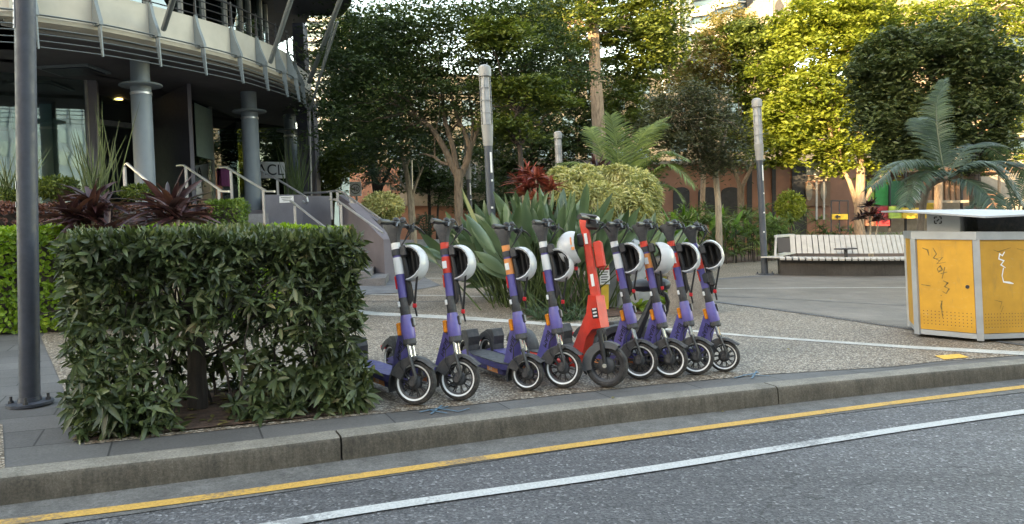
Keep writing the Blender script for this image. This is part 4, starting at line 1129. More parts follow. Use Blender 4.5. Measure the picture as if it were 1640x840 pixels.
# the one red scooter
def red_scooter(cx, cy, tx, head, steer):
    wr = .155
    lean = solve_lean(cx, cy, head, tx, wr, 1.05)
    Mx = frame(cx, cy, head, lean)
    root = bpy.data.objects.new('electric_scooter', None); C.objects.link(root); root.matrix_world = Mx
    tag(root, 'bright red scooter with a thick black front wheel, the only red one in the row', 'scooter', 'electric scooters parked in a row')
    A = Vector((0, 0, wr)); S = Matrix.Translation(A) @ Matrix.Rotation(R_(steer), 4, AX) @ Matrix.Translation(-A)
    def s_(s, f=0.0, y=0.0): return A + AX * s + XF * f + Vector((0, y, 0))
    def mb(st=False):
        b = MB(); b.T = S if st else Matrix.Identity(4); return b
    bt, br, bg_, bh = mb(True), mb(True), mb(True), mb(True)
    wheel(bt, br, bg_, bh, wr, .075, Matrix.Translation(A), 9, False, .06)
    wh = br.build('front_wheel', M['rim'], root, local=True); bt.build('tyre', M['rubber'], wh, local=True); bh.build('hub_motor', M['dgrey'], wh, local=True)
    b = mb(True)
    for y in (-.058, .058): b.tube([s_(-.005, 0, y), s_(.16, 0, y), s_(.25, 0, y)], [.016, .017, .020], 10)
    b.tube([s_(.24, 0, -.06), s_(.24, 0, .06)], .026, 10)
    fk = b.build('fork', M['black'], root, local=True)
    b = mb(True); b.lathe([(.016, -.085), (.016, .085)], 12, Matrix.Translation(A) @ Matrix.Rotation(PI / 2, 4, 'X')); b.build('axle', M['chrome'], fk, local=True)
    b = mb(True); vs = []; n = 16; rr = wr + .02
    for k in range(n + 1):
        an = R_(60 + 140 * k / n); hw = .050
        for yy, dz in ((-hw, -.045 - .03 * (k / n)), (-hw, -.006), (-hw * .6, 0), (hw * .6, 0), (hw, -.006), (hw, -.045 - .03 * (k / n))): vs.append(A + Vector((math.cos(an) * (rr + dz), yy, math.sin(an) * (rr + dz))))
    b.add(vs, [(k * 6 + j, k * 6 + j + 1, k * 6 + 7 + j, k * 6 + 6 + j) for k in range(n) for j in range(5)])
    b.build('front_mudguard', M['mgrey'], root, local=True)
    b = mb(); hw = .042
    pr = [s_(.50, .045), s_(.52, -.035), s_(.40, -.085), Vector((-.33, 0, .24)), Vector((-.42, 0, .17)), Vector((-.42, 0, .10)), Vector((-.28, 0, .10)), Vector((-.22, 0, .20)), s_(.22, -.13), s_(.27, -.05), s_(.27, .045)]
    b.prism([p + Vector((0, -hw, 0)) for p in pr], (0, 2 * hw, 0)); fr = b.build('frame', M['redp'], root, local=True)
    for sg in (-1, 1):
        b = mb(); b.box(s_(.38, .010, sg * (hw + .002)), (.06, .004, .075), Matrix.Rotation(-RK, 3, 'Y')); lp = b.build('label_plate', M['black'], fr, local=True)
        for q in (.36, .385, .41):
            b = mb(); b.box(s_(q, .012, sg * (hw + .005)), (.040, .003, .012), Matrix.Rotation(-RK, 3, 'Y')); b.build('text_line', M['white'], lp, local=True)
    b = mb(True)
    sec = []
    for s, f0, f1, hy in ((.50, -.036, .036, .030), (.95, -.027, .027, .025), (1.04, -.034, .034, .028), (1.078, -.031, .031, .026)):
        sec.append([s_(s, f0, -hy * .7), s_(s, f0 * .7, -hy), s_(s, f1 * .7, -hy), s_(s, f1, -hy * .7), s_(s, f1, hy * .7), s_(s, f1 * .7, hy), s_(s, f0 * .7, hy), s_(s, f0, hy * .7)])
    vs = [p for r in sec for p in r]; fs = [tuple(range(8))[::-1], tuple(range(24, 32))]
    for k in range(3):
        for j in range(8): fs.append((k * 8 + j, k * 8 + (j + 1) % 8, k * 8 + 8 + (j + 1) % 8, k * 8 + 8 + j))
    b.add(vs, fs); st = b.build('stem', M['redp'], root, local=True)
    for s, l in ((.62, .09), (.93, .08)):
        b = mb(True); b.box(s_(s, .0, -.0335), (.022, .004, l), Matrix.Rotation(-RK, 3, 'Y')); b.build('sticker', M['white'], st, local=True)
    b = mb(True); b.box(s_(.80, .075), (.065, .06, .20), Matrix.Rotation(-RK, 3, 'Y'), .012); b.build('battery_case', M['redp'], root, local=True)
    b = mb(True); b.box(s_(.93, -.045), (.05, .05, .10), Matrix.Rotation(-RK, 3, 'Y'), .01); b.build('helmet_lock', M['black'], root, local=True)
    b = mb(True)
    for sg in (-1, 1): b.tube([s_(1.04, .03, 0), s_(1.06, .06, sg * .12), s_(1.06, .05, sg * .19)], .014, 10)
    b.box(s_(1.03, .06), (.09, .08, .08), None, .015)
    hb = b.build('handlebar', M['black'], root, local=True)
    for sg in (-1, 1):
        b = mb(True); b.tube([s_(1.06, .05, sg * .17), s_(1.055, .03, sg * .28)], .019, 12); b.build('grip', M['black'], hb, local=True)
        b = mb(True); b.tube([s_(1.05, .07, sg * .10), s_(1.03, .12, sg * .14), s_(.99, .14, sg * .22)], .007, 8); b.build('brake_lever', M['black'], hb, local=True)
        b = mb(True); b.tube([s_(1.04, .08, sg * .09), s_(1.02, .15, sg * .05), s_(.98, .10, 0), s_(.95, .04, 0)], .005, 6); b.build('brake_cable', M['black'], hb, local=True)
    b = mb(True); b.box(s_(1.10, .045), (.13, .075, .02), Matrix.Rotation(R_(6), 3, 'Y'), .008); b.build('phone_holder', M['mgrey'], hb, local=True)
    b = mb(True); b.box(s_(1.065, .105), (.02, .05, .03), None, .006); b.build('headlight', M['white'], hb, local=True)
    b = mb(); b.box((-.62, 0, .12), (.52, .16, .06), None, .015); dk = b.build('deck', M['redp'], root, local=True)
    b = mb(); b.box((-.62, 0, .154), (.46, .14, .006)); b.build('grip_mat', M['dgrey'], dk, local=True)
    bt, br, bg_, bh = mb(), mb(), mb(), mb(); R0 = Vector((-1.02, 0, .14))
    wheel(bt, br, bg_, bh, .14, .07, Matrix.Translation(R0), 9, False, .055)
    wh = br.build('rear_wheel', M['rim'], root, local=True); bt.build('tyre', M['rubber'], wh, local=True); bh.build('hub', M['dgrey'], wh, local=True)
    b = mb(); vs = []; n = 12
    for k in range(n + 1):
        an = R_(160 - 155 * k / n); q = .172; hw2 = .055
        for yy, dz in ((-hw2, -.05), (-hw2, -.008), (-hw2 * .7, 0), (hw2 * .7, 0), (hw2, -.008), (hw2, -.05)): vs.append(R0 + Vector((math.cos(an) * (q + dz), yy, math.sin(an) * (q + dz))))
    b.add(vs, [(k * 6 + j, k * 6 + j + 1, k * 6 + 7 + j, k * 6 + 6 + j) for k in range(n) for j in range(5)])
    b.build('rear_mudguard', M['dgrey'], root, local=True)
    b = mb(); b.tube([(-.36, .05, .10), (-.40, .16, .01)], .009, 7); b.build('kickstand', M['black'], root, local=True)
    return root, Mx @ S, s_
root, MS, s_ = red_scooter(972, 620, 936, -54, 36)
fx = MS.to_3x3() @ XF; fx.z = 0; fx.normalize()
helmet(MS @ s_(.875, -.105, -.08), Matrix.Rotation(R_(28), 3, 'Z') @ (-fx), 'white helmet hanging on the left side of the red scooter', strap=.12, lean=MS.to_3x3() @ AX)

# black seated scooter half hidden behind the row: saddle, curved seat tube, frame, rear wheel
a, b_ = G(1062, 562); o0 = W(a, b_)
ss = empty('seated_scooter', o0, 'black seated scooter with a wide saddle, half hidden behind the purple scooters', 'scooter')
Ys = 6.25
b = MB(); sp0 = P(1041, 457, Ys)
secs = []
for t, wd, hh in ((-.155, .05, .03), (-.13, .075, .045), (-.06, .10, .055), (.03, .08, .055), (.11, .10, .055), (.15, .07, .04), (.17, .03, .02)):
    secs.append((t, wd, hh))
vs = []; fs = []
for t, wd, hh in secs:
    for k in range(12):
        an = 2 * PI * k / 12; vs.append(sp0 + Vector((t, math.sin(an) * wd, math.cos(an) * hh)))
for k in range(len(secs) - 1):
    for j in range(12): fs.append((k * 12 + j, k * 12 + (j + 1) % 12, k * 12 + 12 + (j + 1) % 12, k * 12 + 12 + j))
fs += [tuple(range(12)), tuple(range(len(vs) - 12, len(vs)))]
b.add(vs, fs); b.build('saddle', M['leather'], ss)
b = MB(); b.tube([P(x, y, Ys) for x, y in [(1052, 466), (1066, 472), (1070, 484), (1066, 500), (1060, 520), (1052, 548), (1030, 566)]], .020, 10); b.build('seat_tube', M['black'], ss)
b = MB(); b.tube([P(x, y, Ys) for x, y in [(1046, 475), (1034, 505), (1018, 540), (1005, 566)]], [.02, .03, .045, .03], 10); b.tube([P(1000, 572, Ys), P(1052, 566, Ys)], .03, 8); b.build('frame', M['black'], ss)
bt, br, bg_, bh = MB(), MB(), MB(), MB()
for nm, px in (('front_wheel', 1058), ('rear_wheel', 990)):
    bt, br, bg_, bh = MB(), MB(), MB(), MB()
    aa, bb = G(px, 584); c0 = V(aa, bb, .15)
    wheel(bt, br, bg_, bh, .15, .07, Matrix.Translation(c0) @ Matrix.Rotation(R_(-8), 4, 'Z'), 9, False, .05)
    wh = br.build(nm, M['rim'], ss); bt.build('tyre', M['rubber'], wh); bh.build('hub', M['dgrey'], wh)
b = MB(); 
c0 = V(*G(990, 584), .15)
vs = []; n = 12
for k in range(n + 1):
    an = R_(175 - 165 * k / n); 
    for yy, dz in ((-.055, -.05), (-.05, 0), (.05, 0), (.055, -.05)): vs.append(c0 + Vector((math.cos(an) * (.18 + dz), yy, math.sin(an) * (.18 + dz))))
b.add(vs, [(k * 4 + j, k * 4 + j + 1, k * 4 + 5 + j, k * 4 + 4 + j) for k in range(n) for j in range(3)]); b.build('rear_mudguard', M['dgrey'], ss)

# ------------------------------------------------------------------ street furniture
def street_lamp(px, py, top, label, dark=False):
    a, b_ = G(px, py); base = W(a, b_); H = (py - top) * b_ / F * 1.0
    root = empty('street_lamp', base, label, 'lamp', 'cylinder-headed lamp posts of the plaza')
    T = Matrix.Translation(base)
    q = H / 3.85
    def zz(z): return z * q
    b = MB(); b.lathe([(.072 * q, .02), (.070 * q, zz(2.45)), (.074 * q, zz(2.50))], 16, T); pl_ = b.build('pole', M['pole2'], root)
    b = MB(); b.box(base + Vector((0, 0, .012)), (.30, .30, .024), Matrix.Rotation(.4, 3, 'Z'), .004)
    for sx in (-1, 1):
        for sy in (-1, 1): b.lathe([(.014, 0), (.014, .05)], 6, T @ Matrix.Rotation(.4, 4, 'Z') @ Matrix.Translation((sx * .115, sy * .115, .02)))
    b.build('base_plate', M['pole2'], root)
    b = MB(); b.lathe([(.074 * q, zz(2.50)), (.082 * q, zz(2.54)), (.098 * q, zz(2.82)), (.101 * q, zz(2.85)), (.03, zz(2.86))], 18, T); cone = b.build('lamp_cone', M['lampgrey'], root)
    b = MB(); b.lathe([(.070 * q, zz(2.86)), (.070 * q, zz(3.66))], 18, T); b.build('diffuser', M['lightgrey'], root)
    b = MB()
    for k in range(6):
        an = k * PI / 3 + .3; p = base + Vector((math.cos(an) * .092 * q, math.sin(an) * .092 * q, 0)); b.tube([p + Vector((0, 0, zz(2.84))), p + Vector((0, 0, zz(3.68)))], .008 * q, 5)
    for z in (3.05, 3.26, 3.47): b.torus(T @ Matrix.Translation((0, 0, zz(z))), .086 * q, .006, 20, 5)
    b.build('cage', M['lampgrey'], root)
    b = MB(); b.lathe([(.05, zz(3.66)), (.108 * q, zz(3.665)), (.111 * q, zz(3.78)), (.10 * q, zz(3.83)), (.05, zz(3.86)), (0, zz(3.865))], 20, T); b.build('cap', M['lampgrey'], root)
    b = MB()
    an = -PI / 2 + .55; b.box(base + Vector((math.cos(an) * .075 * q, math.sin(an) * .075 * q, zz(2.22))), (.004, .035, zz(.34)), Matrix.Rotation(an, 3, 'Z')); b.build('number_strip', M['white'], pl_)
    for k, z in enumerate((1.0, 1.45, 1.9)):
        b = MB(); an = -PI / 2 + .3 * k; b.box(base + Vector((math.cos(an) * .073 * q, math.sin(an) * .073 * q, z)), (.004, .035, .035), Matrix.Rotation(an, 3, 'Z')); b.build('small_sticker', M['white'], pl_)
street_lamp(793, 473, 105, 'tall lamp post between the second and third scooters, nearest of the plaza lamps')
street_lamp(1225, 440, 158, 'lamp post standing left of the curved bench')
street_lamp(904, 442, 211, 'lamp post rising behind the red cordyline and the yellow variegated shrub')
street_lamp(757, 424, 214, 'distant dark lamp post in front of the red car')

# big pole at the left edge
a, b_ = G(48, 648); base = W(a, b_)
tp = P(38, -140, b_ + .02)
root = empty('utility_pole', base, 'thick dark blue-grey pole bolted to the dark pavers at the left', 'pole')
b = MB(); b.tube([base + Vector((0, 0, .01)), tp], .0605, 28); pole = b.build('pole', M['pole'], root, smooth=60)
b = MB(); b.lathe([(.135, 0), (.135, .018), (.07, .022), (.066, .05)], 24, Matrix.Translation(base)); b.build('flange', M['pole'], root)
for k in range(4):
    an = .35 + k * PI / 2; b = MB(); Tm = Matrix.Translation(base + Vector((math.cos(an) * .105, math.sin(an) * .105, .018)))
    b.lathe([(.017, 0), (.017, .018)], 6, Tm); b.lathe([(.009, .018), (.009, .045)], 8, Tm); b.build('bolt', M['dgrey'], root)
dv = (tp - base).normalized()
def on_pole(py, ang, r=.0615):
    best = min((abs(proj(base + dv * t)[1] - py), t) for t in np.linspace(0, 3, 600))[1]
    return base + dv * best + Vector((math.sin(ang) * r, -math.cos(ang) * r, 0))
vd = math.atan2(a, b_)
b = MB(); q0 = on_pole(48, -.62 - vd * -1); q1 = on_pole(-25, -.62 + vd)
p0 = on_pole(48, -.78, .0625); p1 = on_pole(-30, -.78, .0625)
t = Vector((math.cos(-.78), math.sin(-.78), 0)); nn = Vector((math.sin(-.78), -math.cos(-.78), 0))
b.prism([p0 - t * .013, p0 + t * .013, p1 + t * .013, p1 - t * .013], nn * .003); strip_ = b.build('number_strip', M['white'], pole, smooth=0)
for k, ch in enumerate('20900'):
    pp = on_pole(45 - k * 11.5, -.78, .0662)
    text_obj('number', ch, pp + t * .011 - dv * -.0, dv, -t, .034, M['dark'], strip_, .0004)
for py, h in ((297, .05), (327, .035)):
    pp = on_pole(py, -.95, .062); tt = Vector((math.cos(-.95), math.sin(-.95), 0)); nn = Vector((math.sin(-.95), -math.cos(-.95), 0))
    b = MB(); b.prism([pp - tt * .015 - dv * h / 2, pp + tt * .012 - dv * h / 2, pp + tt * .015 + dv * h / 2, pp - tt * .013 + dv * h * .45], nn * .002); b.build('torn_sticker', M['white'], pole, smooth=0)
# edge of a white sign at the far left top
# bin
Fc = Vector((4.63, 7.40)); Lc = Vector((4.215, 7.80)); Rc = Vector((5.42, 7.56))
bd = [Lc, Fc, Rc, Vector((5.75, 8.1)), Vector((5.2, 8.75)), Vector((4.5, 8.5))]
binr = empty('litter_bin', W(5.0, 8.0), 'large yellow public litter bin with grey frame and pale canopy, scrawled with graffiti', 'bin')
def col(pts, z0, z1, m, name, parent=binr, taper=0):
    c = sum((Vector(p) for p in pts), Vector((0, 0))) / len(pts)
    n = len(pts); vs = [V(p[0], p[1], z0) for p in pts] + [V(*(c + (Vector(p) - c) * (1 + taper)), z1) for p in pts]
    b = MB(); b.add(vs, [tuple(range(n))[::-1], tuple(range(n, 2 * n))] + [(i, (i + 1) % n, n + (i + 1) % n, n + i) for i in range(n)])
    return b.build(name, m, parent, smooth=0)
cen = sum(bd, Vector((0, 0))) / 6
def shrink(pts, k): return [cen + (p - cen) * k for p in pts]
col(shrink(bd, .93), .05, 1.0, M['dark'], 'core')
col(shrink(bd, .99), .035, .085, M['alu'], 'base_rail')
col(shrink(bd, 1.015), 1.02, 1.10, M['alu'], 'top_rail')
for k, p in enumerate(bd):
    d_ = (p - cen).normalized(); t_ = Vector((-d_.y, d_.x)) * .028
    q = p - d_ * .02
    col([q - t_ - d_ * .02, q + t_ - d_ * .02, q + t_ * 1.1 + d_ * .02, q - t_ * 1.1 + d_ * .02], .02 if k else .03, 1.03, M['alu'], 'corner_post')
def panel(p, q, z0, z1, m, name, inset=.035, proud=.0, th=.012, parent=binr):
    t_ = (q - p).normalized(); nn_ = Vector((t_.y, -t_.x))
    if nn_.dot((p + q) / 2 - cen) < 0: nn_ = -nn_
    a_ = p + t_ * inset + nn_ * proud; c_ = q - t_ * inset + nn_ * proud
    b = MB(); vs = []
    pts = [a_, c_, c_ - nn_ * th, a_ - nn_ * th]
    vs = [V(x.x, x.y, z0) for x in pts] + [V(x.x, x.y, z1) for x in pts]
    b.add(vs, [(0, 1, 2, 3), (4, 5, 6, 7), (0, 1, 5, 4), (1, 2, 6, 5), (2, 3, 7, 6), (3, 0, 4, 7)])
    return b.build(name, m, parent, smooth=0), a_, c_, t_, nn_
def face_pt(a_, c_, nn_, u, z, off=.003):
    p = a_.lerp(c_, u) + nn_ * off
    return V(p.x, p.y, z)
pan = []
for k in range(6):
    p, q = bd[k], bd[(k + 1) % 6]
    r = panel(p - (p - cen) * .01, q - (q - cen) * .01, .09, 1.018, M['yellow'], 'door_panel' if k == 0 else 'side_panel')
    if k < 2: pan.append(r)
for pi_, (o, a_, c_, t_, nn_) in enumerate(pan):
    b = MB(); L = (c_ - a_).length
    nx = int(L / .034)
    for r in range(5):
        for k in range(1, nx):
            u = k / nx; cpt = face_pt(a_, c_, nn_, u, .15 + r * .033, .0015); X = Vector((t_.x, t_.y, 0)); Z = Vector((0, 0, 1))
            b.add([cpt + X * (.005 * math.cos(j * PI / 3)) + Z * (.005 * math.sin(j * PI / 3)) for j in range(6)], [tuple(range(6))])
    b.build('perforation', M['black'], o, smooth=0)
def stroke(o, a_, c_, nn_, pts, wd, m, name='graffiti'):
    b = MB(); L = (c_ - a_).length; rnd = random.Random(len(pts))
    P3 = [(u * L, z) for u, z in pts]
    vs = []
    for i, (x, z) in enumerate(P3):
        x0, z0 = P3[max(0, i - 1)]; x1, z1 = P3[min(len(P3) - 1, i + 1)]; tl = math.hypot(x1 - x0, z1 - z0) + 1e-6; n0, n1 = -(z1 - z0) / tl, (x1 - x0) / tl
        ww = wd * (.6 + .5 * rnd.random()) * (1 if 0 < i < len(P3) - 1 else .4)
        for s in (-1, 1): vs.append(face_pt(a_, c_, nn_, (x + n0 * ww * s) / L, z + n1 * ww * s, .002))
    b.add(vs, [(2 * i, 2 * i + 1, 2 * i + 3, 2 * i + 2) for i in range(len(P3) - 1)])
    return b
gm = pm('marker_ink', (.17, .11, .025), .6, var=.7, scale=40)
o, a_, c_, t_, nn_ = pan[0]
S_ = [[(.30, .93), (.36, .87), (.30, .83), (.42, .80)], [(.34, .82), (.47, .84), (.36, .77), (.52, .79)], [(.36, .72), (.42, .75), (.45, .71), (.38, .69), (.36, .72)], [(.50, .74), (.44, .62)], [(.42, .67), (.54, .69)],
      [(.46, .60), (.54, .58), (.48, .54), (.56, .52), (.50, .47), (.44, .49)], [(.40, .45), (.42, .445)], [(.38, .39), (.42, .395), (.40, .34), (.42, .22)], [(.1, .93), (.2, .91), (.22, .85)], [(.05, .55), (.22, .54)]]
gb = MB()
for st in S_:
    q = stroke(o, a_, c_, nn_, st, .010, gm); gb.add([Vector(v) for v in q.v], q.f)
gb.build('graffiti', gm, o, smooth=0)
b = MB(); cpt = face_pt(a_, c_, nn_, .88, .55, .004); b.lathe([(.018, 0), (.018, .012)], 12, Matrix.Translation(cpt) @ Matrix.Rotation(PI / 2, 4, 'X')); b.build('lock', M['dark'], o)
o, a_, c_, t_, nn_ = pan[1]
gb = MB()
for st in [[(.40, .90), (.36, .86), (.32, .88), (.30, .83), (.38, .81), (.33, .77), (.40, .74)], [(.37, .74), (.34, .66)], [(.34, .66), (.36, .60), (.46, .59), (.52, .58)]]:
    q = stroke(o, a_, c_, nn_, st, .013, gm); gb.add([Vector(v) for v in q.v], q.f)
gb.build('graffiti', M['white'], o, smooth=0)
gb = MB()
for st in [[(.22, .92), (.3, .9), (.5, .94)], [(.6, .93), (.8, .9)], [(.2, .42), (.32, .40), (.28, .33)], [(.30, .30), (.34, .36)]]:
    q = stroke(o, a_, c_, nn_, st, .005, gm); gb.add([Vector(v) for v in q.v], q.f)
gb.build('graffiti', gm, o, smooth=0)
# canopy supports and canopy
col([(4.33, 7.72), (4.60, 7.60), (4.80, 7.85), (4.55, 8.02)], 1.10, 1.29, M['binlid'], 'canopy_support')
b = MB()
for dx, dz, sx, sz in ((-.035, .03, .008, .05), (.035, .03, .008, .05), (0, .055, .05, .008), (0, .0, .05, .008), (0, .028, .02, .02)):
    pass
sup = binr.children[-1]
p0 = V(4.33, 7.72, 1.10); p1 = V(4.60, 7.60, 1.10); tt = (p1 - p0); tt.z = 0; tt.normalize(); nn3 = Vector((tt.y, -tt.x, 0))
cc = p0 + tt * .10 + Vector((0, 0, .11)) + nn3 * .003
def glyph(dx0, dz0, dx1, dz1, w_=.006):
    A = cc + tt * dx0 + Vector((0, 0, dz0)); B = cc + tt * dx1 + Vector((0, 0, dz1)); d = (B - A).normalized(); s = d.cross(nn3) * w_
    b.quad(A - s, B - s, B + s, A + s)
for q in [(-.03, -.03, -.03, .0), (-.03, .015, -.03, .035), (-.03, .035, -.005, .035), (.012, .035, .03, .035), (.03, .035, .03, .01), (.03, -.005, .03, -.03), (.03, -.03, .01, -.03), (-.01, -.03, -.03, -.03), (-.012, -.01, .012, .012)]: glyph(*q)
b.build('printed_symbol', M['dark'], sup, smooth=0)
col([(4.86, 7.72), (5.32, 7.70), (5.4, 8.2), (4.95, 8.3)], 1.10, 1.26, M['dgrey'], 'bin_mouth', taper=.12)
col([(5.50, 7.80), (5.62, 7.82), (5.62, 8.2), (5.5, 8.2)], 1.10, 1.27, M['binlid'], 'canopy_support')
b = MB(); cp = [(3.98, 7.62, 1.30), (4.66, 7.28, 1.235), (5.60, 7.45, 1.275), (6.05, 8.0, 1.30), (5.4, 8.8, 1.31), (4.3, 8.6, 1.31)]
n = 6; lo = [V(*p) for p in cp]; mid = [V(5.0, 8.0, 1.29)]
b.add(lo + [p + Vector((0, 0, .018)) for p in lo] + [V(5.0, 8.0, 1.285), V(5.0, 8.0, 1.335)], [(i, (i + 1) % n, n + (i + 1) % n, n + i) for i in range(n)] + [(i, (i + 1) % n, 12) for i in range(n)] + [(n + i, n + (i + 1) % n, 13) for i in range(n)])
b.build('canopy', M['binlid'], binr, smooth=0)

# curved bench behind the bin
bench = empty('curved_bench', W(7.5, 17.2), 'long curved bench with pale slats on a dark concrete plinth', 'bench')
path = smooth_line([(6.15, 17.15), (6.9, 16.95), (7.8, 16.85), (8.9, 16.95), (10.2, 17.35), (11.6, 18.1)], 10)
def swp(prof, m, name, pl=path):
    b = MB(); n = len(prof); vs = []; fs = []
    cols = [offs(pl, o) for o, _ in prof]
    for q in range(len(pl)):
        for k, (o, z) in enumerate(prof): vs.append(V(cols[k][q].x, cols[k][q].y, z))
    for q in range(len(pl) - 1):
        for k in range(n): fs.append((q * n + k, q * n + (k + 1) % n, (q + 1) * n + (k + 1) % n, (q + 1) * n + k))
    fs += [tuple(range(n)), tuple(range(len(vs) - n, len(vs)))]
    b.add(vs, fs); return b.build(name, m, bench, smooth=30)
swp([(.10, .0), (.10, .36), (.85, .36), (.85, .0)], M['plinth'], 'plinth')
swp([(.0, .34), (.0, .385), (.6, .385), (.6, .34)], M['black'], 'seat_frame')
swp([(.52, .52), (.57, .52), (.66, .86), (.61, .86)], M['black'], 'back_frame')
def slat_row(prof, name, pl, step=.105, gap=.034):
    tot_ = sum((pl[i + 1] - pl[i]).length for i in range(len(pl) - 1)); k = 0
    s = 0; cnt = 0
    while s < tot_ - .05 and cnt < 90:
        seg = arc_at(pl, s, min(tot_, s + step - gap)); seg = [seg[0], seg[-1]]
        b = MB(); n = len(prof); vs = []
        cols = [offs(seg, o) for o, _ in prof]
        for q in range(2):
            for kk, (o, z) in enumerate(prof): vs.append(V(cols[kk][q].x, cols[kk][q].y, z))
        b.add(vs, [tuple(range(n)), tuple(range(n, 2 * n))] + [(i, (i + 1) % n, n + (i + 1) % n, n + i) for i in range(n)])
        b.build(name, M['slat'], bench, smooth=0); s += step; cnt += 1
slat_row([(-.06, .36), (-.07, .40), (-.04, .43), (.50, .425), (.50, .395), (-.03, .39)], 'seat_slat', path, .14)
slat_row([(.49, .50), (.53, .50), (.62, .885), (.67, .91), (.66, .93), (.60, .93)], 'back_slat', arc_at(path, .28, 99), .14)
b = MB(); ar = V(7.62, 17.05, .62); b.box(ar, (.42, .30, .03), None, .008); b.box(ar - Vector((0, 0, .1)), (.06, .06, .18)); b.build('armrest', M['dgrey'], bench)
b = MB(); b.prism([V(6.3, 17.9, .86), V(6.42, 17.95, .86), V(7.6, 20.0, .86), V(7.48, 20.1, .86)], (0, 0, .06)); b.prism([V(6.3, 17.9, .40), V(6.42, 17.95, .40), V(7.6, 20.0, .40), V(7.48, 20.1, .40)], (0, 0, .06)); b.tube([V(6.2, 17.6, .42), V(6.28, 17.75, .7), V(6.36, 17.9, .9)], .03, 6); b.build('return_back', M['slat'], bench, smooth=0)
b = MB(); b.prism([V(5.78, 17.35, .40), V(6.20, 17.1, .40), V(6.4, 17.65, .40), V(6.2, 17.75, .40)], (0, 0, .03)); b.build('seat_end', M['slat'], bench, smooth=0)

# yellow marker post with a small notice, in the central bed
a, b_ = G(969, 497); base = W(a, b_)
mp = empty('marker_post', base, 'short yellow post with a printed notice beside the red scooter', 'post')
b = MB(); b.prism([base + Vector((-.05, 0, 0)), base + Vector((.05, 0, 0)), P(975, 440, b_), P(963, 440, b_)], (0, .03, 0)); b.build('post', M['yel_p'], mp, smooth=0)
b = MB(); q = P(968, 440, b_); b.box(q + Vector((0, -.012, 0)), (.135, .012, .27), None, .003); nb = b.build('notice_board', M['white'], mp)
b = MB(); b.box(q + Vector((0, -.0205, .115)), (.128, .003, .035)); b.build('orange_header', M['orange'], nb, smooth=0)
b = MB(); b.box(q + Vector((0, -.0205, .078)), (.128, .003, .03)); b.build('red_header', M['redpl'], nb, smooth=0)
for k in range(5):
    b = MB(); b.box(q + Vector((-.01 * (k % 2), -.0205, .035 - .034 * k)), (.10 - .02 * (k % 2), .003, .013)); b.build('text_line', M['dark'], nb, smooth=0)
# speed sign
a, b_ = G(571, 418); base = W(a, b_)
sg = empty('speed_sign', base, 'small square speed limit sign reading 40 above the ramp wall', 'sign')
b = MB(); b.tube([base, P(571, 292, b_)], .035, 8); b.build('post', M['steelgrey'], sg)
q = P(570, 303, b_); b = MB(); b.box(q + Vector((0, -.045, 0)), (.36, .02, .46), None, .004); bd_ = b.build('board', M['white'], sg)
b = MB(); b.lathe([(.140, 0), (.162, 0), (.162, .004), (.140, .004), (.140, 0)], 28, Matrix.Translation(q + Vector((0, -.058, 0))) @ Matrix.Rotation(PI / 2, 4, 'X')); b.build('ring', M['dark'], bd_)
text_obj('digits', '40', q + Vector((0, -.06, -.075)), (1, 0, 0), (0, 0, 1), .21, M['dark'], bd_, .002, align='CENTER')
# grey boulders behind the row
def boulder(pts, top, label, seed, m='rock'):
    r = random.Random(seed); b = MB(); n = len(pts); c = sum((Vector(p) for p in pts), Vector((0, 0))) / n
    rows = []
    for z, k in ((-.05, 1.03), (top * .35, 1.0), (top * .75, .86), (top * .95, .68), (top, .4)):
        rows.append([V(*(c + (Vector(p) - c) * (k + r.uniform(-.04, .04))), z + r.uniform(-.02, .02)) for p in pts])
    b.add([p for q in rows for p in q], [tuple(range(4 * n, 5 * n))] + [(k * n + i, k * n + (i + 1) % n, k * n + n + (i + 1) % n, k * n + n + i) for k in range(4) for i in range(n)])
    o = b.build('boulder', M[m], smooth=25); tag(o, label, 'boulder')
boulder([(2.08, 9.9), (2.30, 9.7), (2.62, 9.75), (2.66, 10.3), (2.3, 10.4)], .92, 'tall grey boulder behind the last scooters at the edge of the plant bed', 3)
boulder([(1.3, 10.6), (1.75, 10.3), (2.0, 10.45), (2.0, 11.0), (1.5, 11.1)], .98, 'smooth pale grey boulder behind the scooter with the black saddle', 4, 'lightgrey')

